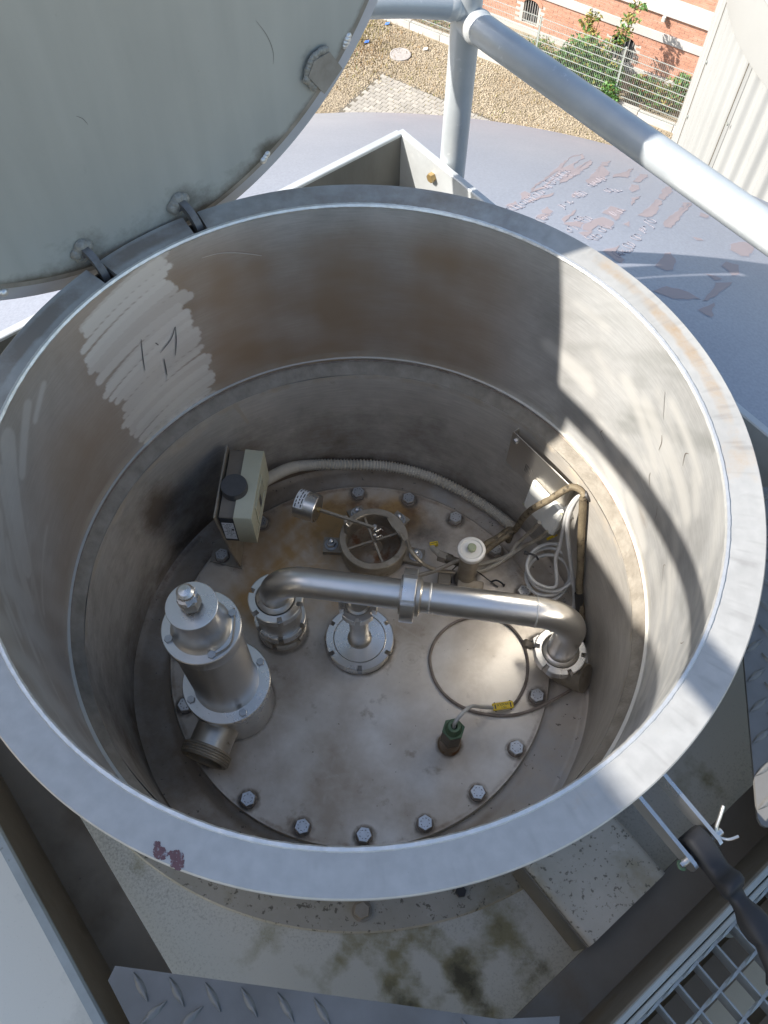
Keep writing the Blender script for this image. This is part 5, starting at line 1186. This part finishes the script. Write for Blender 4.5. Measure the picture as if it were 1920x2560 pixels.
for gx, gy in FLK[1]:
    for s_ in range(2):
        t0 = rl.uniform(0, 6); P = []
        ra, rb_ = rl.uniform(.007, .015), rl.uniform(.004, .009); rot = 2.4+rl.uniform(-.3, .3); full = rl.choice((2*PI, 2*PI, PI*1.3, PI*.8))
        for k in range(13):
            t = t0+full*k/12; ex_, ey_ = ra*math.cos(t), rb_*math.sin(t)
            px = gx+ex_*math.cos(rot)-ey_*math.sin(rot)+s_*.014*math.cos(2.4+PI/2); py = gy+ex_*math.sin(rot)+ey_*math.cos(rot)+s_*.014*math.sin(2.4+PI/2)
            P.append((px, py, dz(math.hypot(px, py))+.0008))
        mb.tube(P, .0007, 4)
o = build('lettering_residue', mb, 'glyph', tank); o['kind'] = 'stuff'

# ================================================================== CORRUGATED SILO (right)
cdir = Vector((.408, .913, 0)); cper = Vector((.913, -.408, 0)); RS = 2.2
sc_ = Vector((0, -.5855, 0))+cdir*6.6+cper*RS
silo = thing('corrugated_silo', 'white silo clad in vertical corrugated sheet at the upper right', 'silo', (sc_.x, sc_.y, GZ))
zb_ = -2.30
mb = MB(); n_ = 1440; vs = []; fs = []
for k in range(n_):
    t = 2*PI*k/n_; ph = (k*96/n_) % 1.0
    rr_ = RS - .020*(1 if ph < .5 else 0)*1.0
    s_ = math.sin(2*PI*ph); rr_ = RS-.016+.016*max(-1, min(1, 1.35*s_))
    for z in (GZ, zb_): vs.append((sc_.x+rr_*math.cos(t), sc_.y+rr_*math.sin(t), z))
for k in range(n_): fs.append((2*k, 2*((k+1) % n_), 2*((k+1) % n_)+1, 2*k+1))
mb.add(vs, fs); build('cladding', mb, 'clad', silo, angle=60)
mb = MB(); mb.lathe([(RS-.05, zb_-.01), (RS+.012, zb_-.01), (RS+.014, zb_+.0), (RS+.014, zb_+.36), (RS+.004, zb_+.37), (RS-.02, zb_+.37)], 240, (sc_.x, sc_.y, 0)); build('flashing_band', mb, 'clad', silo)
mb = MB(); mb.lathe([(RS+.05, zb_+.352), (RS+.055, zb_+.36), (RS+.05, zb_+.385), (0, zb_+.66)], 240, (sc_.x, sc_.y, 0)); build('roof', mb, 'clad', silo)
tc = math.atan2(-(sc_.y+.5855), -sc_.x)
for dt in (-1.02, -.72):
    mb = MB(); t = tc+dt; 
    mb.box((sc_.x+(RS+.004)*math.cos(t), sc_.y+(RS+.004)*math.sin(t), (GZ+zb_)/2), (.004, .006, zb_-GZ-.02), Matrix.Rotation(t, 3, 'Z')); build('sheet_seam', mb, 'galv_dark', silo, smooth=False)
    for z in np.arange(-6.5, zb_-.1, .42):
        mb = MB(); mb.cyl((sc_.x+(RS+.002)*math.cos(t+.012), sc_.y+(RS+.002)*math.sin(t+.012), z), .012, .010, 12, (math.cos(t), math.sin(t), 0)); build('cladding_screw', mb, 'galv_edge', silo)

# ================================================================== GROUND, FENCE, BUILDING
mb = MB(); mb.add([(-160, -160, GZ), (160, -160, GZ), (160, 160, GZ), (-160, 160, GZ)], [(0, 1, 2, 3)])
tag(build('ground', mb, 'ground', None, smooth=False), kind='structure')
FA = Vector((1.2865, 23.7406, 0)); FT = Vector((.80708, -.59044, 0)); FNV = Vector((.59044, .80708, 0))
def gp(s_, o_, h=0.): return FA+FT*s_+FNV*o_+Vector((0, 0, GZ+h))
Rg = Matrix.Rotation(math.atan2(FT.y, FT.x), 3, 'Z')
# paving
pv = tag(bpy.data.objects.new('paving', None), None, None, None, 'structure'); COL.objects.link(pv)
pvb = MB(); corner = Vector((1.157, 21.183)); d1 = Vector((1.5655, -1.192)).normalized(); d2 = Vector((-1.18, -1.58)).normalized()
pv.location = (corner.x, corner.y, GZ)
pvb.add([(corner.x+d1.x*a_+d2.x*b_, corner.y+d1.y*a_+d2.y*b_, GZ+.004) for a_, b_ in ((-.1, -.1), (4.2, -.1), (4.2, 3.2), (-.1, 3.2))], [(0, 1, 2, 3)])
bed = build('joint_bed', pvb, 'joint', pv, smooth=False)
pw, pl_ = .160, .200
shape = [(-.092, -.070), (-.060, -.0755), (-.040, -.058), (.040, -.058), (.060, -.0755), (.092, -.070), (.092, .070), (.060, .0755), (.040, .058), (-.040, .058), (-.060, .0755), (-.092, .070)]
src = None; pang = math.atan2(d1.y, d1.x)
cnt = 0
for j in range(0, 20):
    for i in range(0, 21):
        a_ = .10+i*.197+(.0985 if j % 2 else 0); b_ = .08+j*.140
        if a_ > 3.9 or cnt >= 300: continue
        q = corner+d1*a_+d2*b_
        if j*.14 > 1.95: continue
        if src is None:
            mb = MB(); mb.prism(shape, .0, .030, lambda x_, y_, d: Vector((x_, y_, d))); src = build('paver', mb, 'paver', None, smooth=False); src.parent = pv; o = src
        else: o = dup(src)
        o.location = (q.x-corner.x, q.y-corner.y, .004+random.uniform(-.003, .004)); o.rotation_euler = (R_(random.uniform(-.8, .8)), R_(random.uniform(-.8, .8)), pang); cnt += 1
# gravel : individual stones in one mesh
def scatter_stones(n_, fpos, smin, smax, name, material):
    base = np.array([(1, 0, 0), (-1, 0, 0), (0, 1, 0), (0, -1, 0), (0, 0, 1), (0, 0, -1)], float)
    bf = np.array([(0, 2, 4), (2, 1, 4), (1, 3, 4), (3, 0, 4), (2, 0, 5), (1, 2, 5), (3, 1, 5), (0, 3, 5)])
    pos = fpos(n_); n_ = len(pos)
    sc3 = rng.uniform(smin, smax, (n_, 1))*rng.uniform(.6, 1.3, (n_, 3)); sc3[:, 2] *= .7
    th = rng.uniform(0, PI, n_); c_, s_ = np.cos(th), np.sin(th)
    q = base[None]*sc3[:, None]*rng.uniform(.75, 1.2, (n_, 6, 1))
    x_ = q[..., 0]*c_[:, None]-q[..., 1]*s_[:, None]; y_ = q[..., 0]*s_[:, None]+q[..., 1]*c_[:, None]
    q = np.stack([x_, y_, q[..., 2]], -1)+pos[:, None]
    f_ = (bf[None]+6*np.arange(n_)[:, None, None]).reshape(-1, 3)
    me = bpy.data.meshes.new(name); me.from_pydata(q.reshape(-1, 3).tolist(), [], f_.tolist()); me.materials.append(MT[material])
    o = bpy.data.objects.new(name, me); COL.objects.link(o); return o
def gravel_pos(n_):
    s_ = rng.uniform(-3.2, 9.2, n_); o_ = -rng.uniform(.05, 4.6, n_)
    p = np.array(FA)[None, :2]+s_[:, None]*np.array(FT)[None, :2]+o_[:, None]*np.array(FNV)[None, :2]
    rel = p-np.array(corner); a_ = rel @ np.array(d1); b_ = rel @ np.array(d2)
    keep = ~((a_ > -.02) & (b_ > -.02) & (a_ < 4.2) & (b_ < 3.0))
    p = p[keep]; return np.c_[p, np.full(len(p), GZ+.012)]
tag(scatter_stones(42000, gravel_pos, .012, .030, 'gravel', 'gravel'), 'sunlit beige gravel covering the yard in front of the fence', None, None, 'stuff')
# weeds
def blades(n_, fpos, hmin, hmax, name, material, lean=.6):
    pos = fpos(n_); n_ = len(pos); h = rng.uniform(hmin, hmax, n_); th = rng.uniform(0, 2*PI, n_); ln = rng.uniform(.1, lean, n_)*h
    w_ = rng.uniform(.006, .016, n_)
    d_ = np.stack([np.cos(th), np.sin(th), 0*th], -1); pr = np.stack([-np.sin(th), np.cos(th), 0*th], -1)
    a_ = pos-pr*w_[:, None]; b_ = pos+pr*w_[:, None]; c_ = pos+d_*ln[:, None]+np.array([0, 0, 1])*h[:, None]
    q = np.stack([a_, b_, c_], 1).reshape(-1, 3); f_ = np.arange(3*n_).reshape(-1, 3)
    me = bpy.data.meshes.new(name); me.from_pydata(q.tolist(), [], f_.tolist()); me.materials.append(MT[material])
    o = bpy.data.objects.new(name, me); COL.objects.link(o); return o
def weed_pos(cx, cy, sx, sy):
    def f_(n_):
        p = rng.normal(0, 1, (n_, 2))*np.array([sx, sy]); s_ = cx+p[:, 0]; o_ = np.minimum(cy+p[:, 1], -.06)
        q = np.array(FA)[None, :2]+s_[:, None]*np.array(FT)[None, :2]+o_[:, None]*np.array(FNV)[None, :2]
        return np.c_[q, np.full(n_, GZ)]
    return f_
tag(blades(2600, weed_pos(-.2, -1.5, .8, .7), .03, .16, 'dry_weeds', 'weed'), 'rusty brown dry weeds on the gravel beside the lid edge', None, None, 'stuff')
tag(blades(700, weed_pos(-.9, -2.2, .5, .5), .06, .28, 'green_weeds', 'leaf'), 'taller green weeds at the left end of the yard', None, None, 'stuff')
tag(blades(900, weed_pos(3.0, -2.3, 2.2, .5), .02, .09, 'grass_tufts', 'leaf_y'), 'low yellow green tufts along the paving edge', None, None, 'stuff')
tag(blades(5200, lambda n_: (lambda s_, o_: np.c_[np.array(FA)[None, :2]+s_[:, None]*np.array(FT)[None, :2]+o_[:, None]*np.array(FNV)[None, :2], np.full(n_, GZ)])(rng.uniform(-1.5, 8.5, n_), -rng.uniform(.05, 3.4, n_)**1.0), .02, .075, 'scrub', 'weed', 1.2), 'thin dry scrub scattered over the beige gravel', None, None, 'stuff')
mc = Vector((1.6962, 22.0225, GZ))
mcv = thing('manhole_cover', 'round pale manhole cover lying in the gravel', 'manhole cover', mc)
mb = MB(); mb.lathe([(.29, .0), (.29, .045), (.25, .05), (.245, .042), (0, .042)], 40, mc); build('cover', mb, 'iron', mcv)
for k, (lx, ly, m_, nm, lb) in enumerate(((2.392, 22.217, 'white', 'paper_scrap', 'white paper scrap lying right of the round manhole cover'), (.791, 22.609, 'blue', 'blue_scrap', 'bright blue scrap of litter at the edge of the lid'), (1.404, 23.441, 'blue', 'blue_scrap', 'small blue litter near the kerb behind the weeds'))):
    mb = MB(); mb.prism([(-.07, -.04), (.05, -.06), (.08, .03), (-.03, .06)], .02, .028, lambda x_, y_, d: Vector((lx+x_, ly+y_, GZ+.03+d+x_*.25))); tag(build(nm, mb, m_, None, origin=(lx, ly, GZ), smooth=False), lb, 'litter')
# kerb wall
kerb = thing('kerb_wall', 'low pale stone kerb along the foot of the fence', 'kerb', gp(3, 0))
src = None
for k in range(14):
    s_ = -3.6+k*1.0
    if src is None:
        mb = MB(); q = gp(s_, .09, .09); mb.rbox(q, (.985, .16, .22), .012, Rg); src = build('kerb_stone', mb, 'kerb', kerb)
    else: dup(src, src.location+FT*(1.0*k)+Vector((0, 0, random.uniform(-.012, .012))))
# fence
fence = thing('wire_fence', 'galvanised double rod mesh fence between yard and brick building', 'fence', gp(4.8, .1))
src = None
for k in range(6):
    s_ = 4.79-2.36*3+2.36*k
    if src is None:
        mb = MB(); mb.box(gp(s_, .06, .80), (.040, .060, 1.66), Rg); mb.box(gp(s_, .06, 1.635), (.046, .066, .012), Rg); src = build('fence_post', mb, 'wire', fence, smooth=False)
    else: dup(src, src.location+FT*(2.36*k))
srch = None; srcv = None
for k in range(5):
    s0 = 4.79-2.36*3+2.36*k
    for j in range(8):
        if srch is None:
            mb = MB()
            for o_ in (.014, .030): mb.box(gp(s0+1.18, o_, .22), (2.33, .0075, .0085), Rg)
            srch = build('double_rod', mb, 'wire', fence, smooth=False)
        else: dup(srch, srch.location+FT*(2.36*k)+Vector((0, 0, .2*j)))
    if srcv is None:
        mb = MB()
        for i in range(47): mb.box(gp(s0+.03+i*.05, .022, .92), (.0055, .0055, 1.46), Rg)
        srcv = build('vertical_rods', mb, 'wire', fence, smooth=False); srcv['kind'] = 'stuff'
    else:
        o = dup(srcv, srcv.location+FT*(2.36*k))
# building
BO = 1.75
bld = thing('brick_building', 'red brick building with white bands and arched basement windows', 'building', gp(4, BO))
def wb(s0, s1, h0, h1, o0, o1):
    mb = MB(); mb.box((gp(s0, o0, h0)+gp(s1, o1, h1))/2, (s1-s0, o1-o0, h1-h0), Rg); return mb
S0, S1, HT = -6.0, 14.0, 6.0
win = [(3.50, 3.96, .24, .78), (6.18, 6.84, .10, .74), (.75, 1.21, .24, .78), (9.0, 9.5, .24, .78)]
bands = [(1.05, 1.26), (1.76, 2.10), (3.2, 3.45)]
# wall with openings, cut into boxes
cuts = sorted(win); s_ = S0
wall_mb = MB()
def addw(a0, a1, h0, h1):
    wall_mb.box((gp(a0, BO+.02, h0)+gp(a1, BO+.32, h1))/2, (a1-a0, .30, h1-h0), Rg)
addw(S0, S1, .90, HT)
for w_ in cuts: addw(s_, w_[0], -.1, .90); addw(w_[0], w_[1], -.1, w_[2]); s_ = w_[1]
addw(s_, S1, -.1, .90)
build('wall', wall_mb, 'mortar', bld, smooth=False)
def in_win(a0, a1, h0, h1):
    for (w0, w1, z0, z1) in win:
        cx, hw = (w0+w1)/2, (w1-w0)/2
        for aa in (a0, (a0+a1)/2, a1):
            for hh in (h0, h1):
                if abs(aa-cx) < hw and z0 < hh < z1+.12*(1-((aa-cx)/hw)**2): return True
    return False
brk_ = np.array([(x_, y_, z_) for z_ in (0, 1) for x_, y_ in ((0, 0), (1, 0), (1, 1), (0, 1))], float)
vs = []; fs = []
row = 0; h = .02
while h < 4.2:
    skip = any(b0_-.03 < h < b1_-.02 for b0_, b1_ in bands) or h < .16
    if not skip:
        a_ = -1.6+(.125 if row % 2 else 0)
        while a_ < 10.2:
            if not in_win(a_, a_+.24, h, h+.063):
                pr_ = random.uniform(.004, .012); o = len(vs)
                for (x_, y_, z_) in brk_: vs.append(tuple(gp(a_+x_*.24, BO+.0195-pr_+y_*(pr_+.001), h+z_*.063)))
                fs += [tuple(i+o for i in f_) for f_ in ((4, 5, 6, 7), (0, 1, 5, 4), (1, 2, 6, 5), (3, 0, 4, 7), (3, 2, 1, 0))]
            a_ += .25
    h += .0735; row += 1
mb = MB(); mb.add(vs, fs); o = build('brickwork', mb, 'brick', bld, smooth=False); o['kind'] = 'stuff'
for b0_, b1_ in bands: build('plaster_band', wb(S0, S1, b0_, b1_, BO-.035, BO+.02), 'plaster', bld, smooth=False)
build('ledge', wb(S0, S1, 1.735, 1.762, BO-.075, BO-.034), 'plaster', bld, smooth=False)
build('plinth', wb(S0, S1, -.05, .16, BO-.03, BO+.019), 'plaster', bld, smooth=False)
for (w0, w1, z0, z1) in win:
    fo = build('window', wb(w0-.01, w1+.01, z0, .90, BO+.16, BO+.17), 'glass', bld, smooth=False)
    mb = MB(); nb = 8
    cx, hw = (w0+w1)/2, (w1-w0)/2
    for k in range(10):
        t0, t1 = PI*k/10, PI*(k+1)/10
        p = []
        for rr_, t in ((1.0, t0), (1.0, t1), (1.0+.11/hw, t1), (1.0+.11/hw, t0)): p.append((cx+hw*rr_*math.cos(t)*1.0, z1+.12*math.sin(t)*(1 if rr_ == 1 else 1.9)-.0))
        mb.prism(p, BO+.0, BO+.03, lambda a_, h_, d: gp(a_, d, h_))
    build('arch_bricks', mb, 'brick', fo, smooth=False)
    bar0 = None
    for k in range(6):
        a_ = w0+.05+k*(w1-w0-.1)/5
        mb = MB(); mb.box(gp(a_, BO+.045, (z0+z1)/2+.05), (.016, .016, z1-z0+.14), Rg); build('window_bar', mb, 'iron', fo, smooth=False)
mb = MB(); mb.rbox(gp(7.43, BO-.09, 1.66), (.09, .10, .13), .01, Rg); build('wall_lamp', mb, 'kerb', bld)
# shrubs
def shrub(name, label, centres, n_, leaf, materials, stems, group='shrubs between fence and building'):
    t = thing(name, label, 'shrub', gp(centres[0][0], centres[0][1]), group)
    for mi, (m_, share) in enumerate(materials):
        k = int(n_*share); idx = rng.integers(0, len(centres), k)
        cc = np.array([[c_[0], c_[1], c_[2]] for c_ in centres])[idx]; rr_ = np.array([[c_[3], c_[3]*.7, c_[4]] for c_ in centres])[idx]
        d_ = rng.normal(0, 1, (k, 3)); d_ /= np.linalg.norm(d_, axis=1)[:, None]; rad = rng.uniform(.25, 1.05, k)**.6
        p = cc+d_*rr_*rad[:, None]; p[:, 2] = np.abs(p[:, 2])
        w3 = np.array(FA)[None]+p[:, :1]*np.array(FT)[None]+p[:, 1:2]*np.array(FNV)[None]; w3[:, 2] = GZ+p[:, 2]
        th = rng.uniform(0, 2*PI, k); ti = rng.uniform(-.9, .9, k); L_ = leaf*rng.uniform(.6, 1.5, k)
        ax = np.stack([np.cos(th)*np.cos(ti), np.sin(th)*np.cos(ti), np.sin(ti)], -1); sd = np.cross(ax, rng.normal(0, 1, (k, 3))); sd /= np.linalg.norm(sd, axis=1)[:, None]
        q = np.stack([w3-ax*L_[:, None], w3+sd*L_[:, None]*.42, w3+ax*L_[:, None], w3-sd*L_[:, None]*.42], 1).reshape(-1, 3)
        me = bpy.data.meshes.new('foliage'); me.from_pydata(q.tolist(), [], np.arange(4*k).reshape(-1, 4).tolist()); me.materials.append(MT[m_])
        o = bpy.data.objects.new('foliage', me); COL.objects.link(o); o.parent = t
        me.transform(Matrix.Translation(-t.location)); o['kind'] = 'stuff'
    mb = MB()
    for (s0_, o0_, s1_, o1_, h_) in stems: mb.tube([gp(s0_, o0_, 0), gp((s0_+s1_)/2, (o0_+o1_)/2+.02, h_*.55), gp(s1_, o1_, h_)], [.022, .016, .006], 7)
    build('stems', mb, 'twig', t)
    return t
G, Y_, Rd = 'leaf', 'leaf_y', 'leaf_r'
shrub('green_shrub', 'big dense green shrub with yellow shoots behind the left post', [(5.75, .75, .55, .55, .55), (6.15, .65, .70, .50, .6), (5.5, .7, .30, .45, .35), (6.45, .60, .45, .40, .5)], 5200, .052, ((G, .8), (Y_, .2)), [(5.7, .7, 5.6, .8, .9), (6.1, .7, 6.2, .7, 1.1)])
shrub('tall_shoot', 'slender yellow green shoot in front of the brick, left one', [(5.72, .85, 1.35, .20, .22), (5.85, .85, 1.62, .24, .10), (5.95, .8, 1.15, .22, .2)], 260, .055, ((Y_, .8), (G, .2)), [(5.75, .8, 5.8, .85, 1.85), (5.85, .8, 6.05, .85, 1.6)])
shrub('tall_shoot', 'tall feathery shoot in front of the brick, right one', [(6.75, .8, 1.5, .26, .25), (6.85, .8, 1.9, .26, .15), (6.95, .85, 2.2, .24, .10), (6.65, .8, 1.15, .25, .2)], 420, .055, ((G, .5), (Y_, .5)), [(6.7, .75, 6.9, .85, 2.35), (6.8, .8, 6.7, .85, 1.7)])
shrub('bushy_shrub', 'bright green bush leaning through the fence at its post', [(7.05, .05, .42, .28, .38), (7.1, -.05, .20, .26, .25), (6.95, .3, .75, .25, .35)], 1700, .048, ((G, .85), (Y_, .15)), [(7.05, .1, 7.0, .1, .8)])
shrub('low_shrub', 'low mixed shrub with reddish leaves at the right end of fence', [(7.9, .7, .35, .65, .35), (8.4, .7, .45, .45, .45), (8.6, .8, .75, .25, .35), (7.6, .9, .3, .4, .3)], 2400, .045, ((G, .6), (Rd, .22), (Y_, .18)), [(8.0, .7, 7.9, .7, .6), (8.5, .75, 8.6, .8, 1.1)])
shrub('sparse_shrub', 'sparse pale green shrub below the arched window', [(4.3, .75, .25, .55, .28), (3.6, .7, .22, .5, .25), (4.7, .8, .35, .35, .35)], 1300, .040, ((G, .6), (Y_, .4)), [(4.3, .7, 4.4, .8, .5)])
shrub('sparse_shrub', 'sparse dry shrub behind the fence left of the post', [(1.2, .8, .18, .9, .2), (2.4, .7, .2, .7, .22)], 900, .038, ((Y_, .7), (G, .3)), [(1.3, .7, 1.4, .8, .4)])
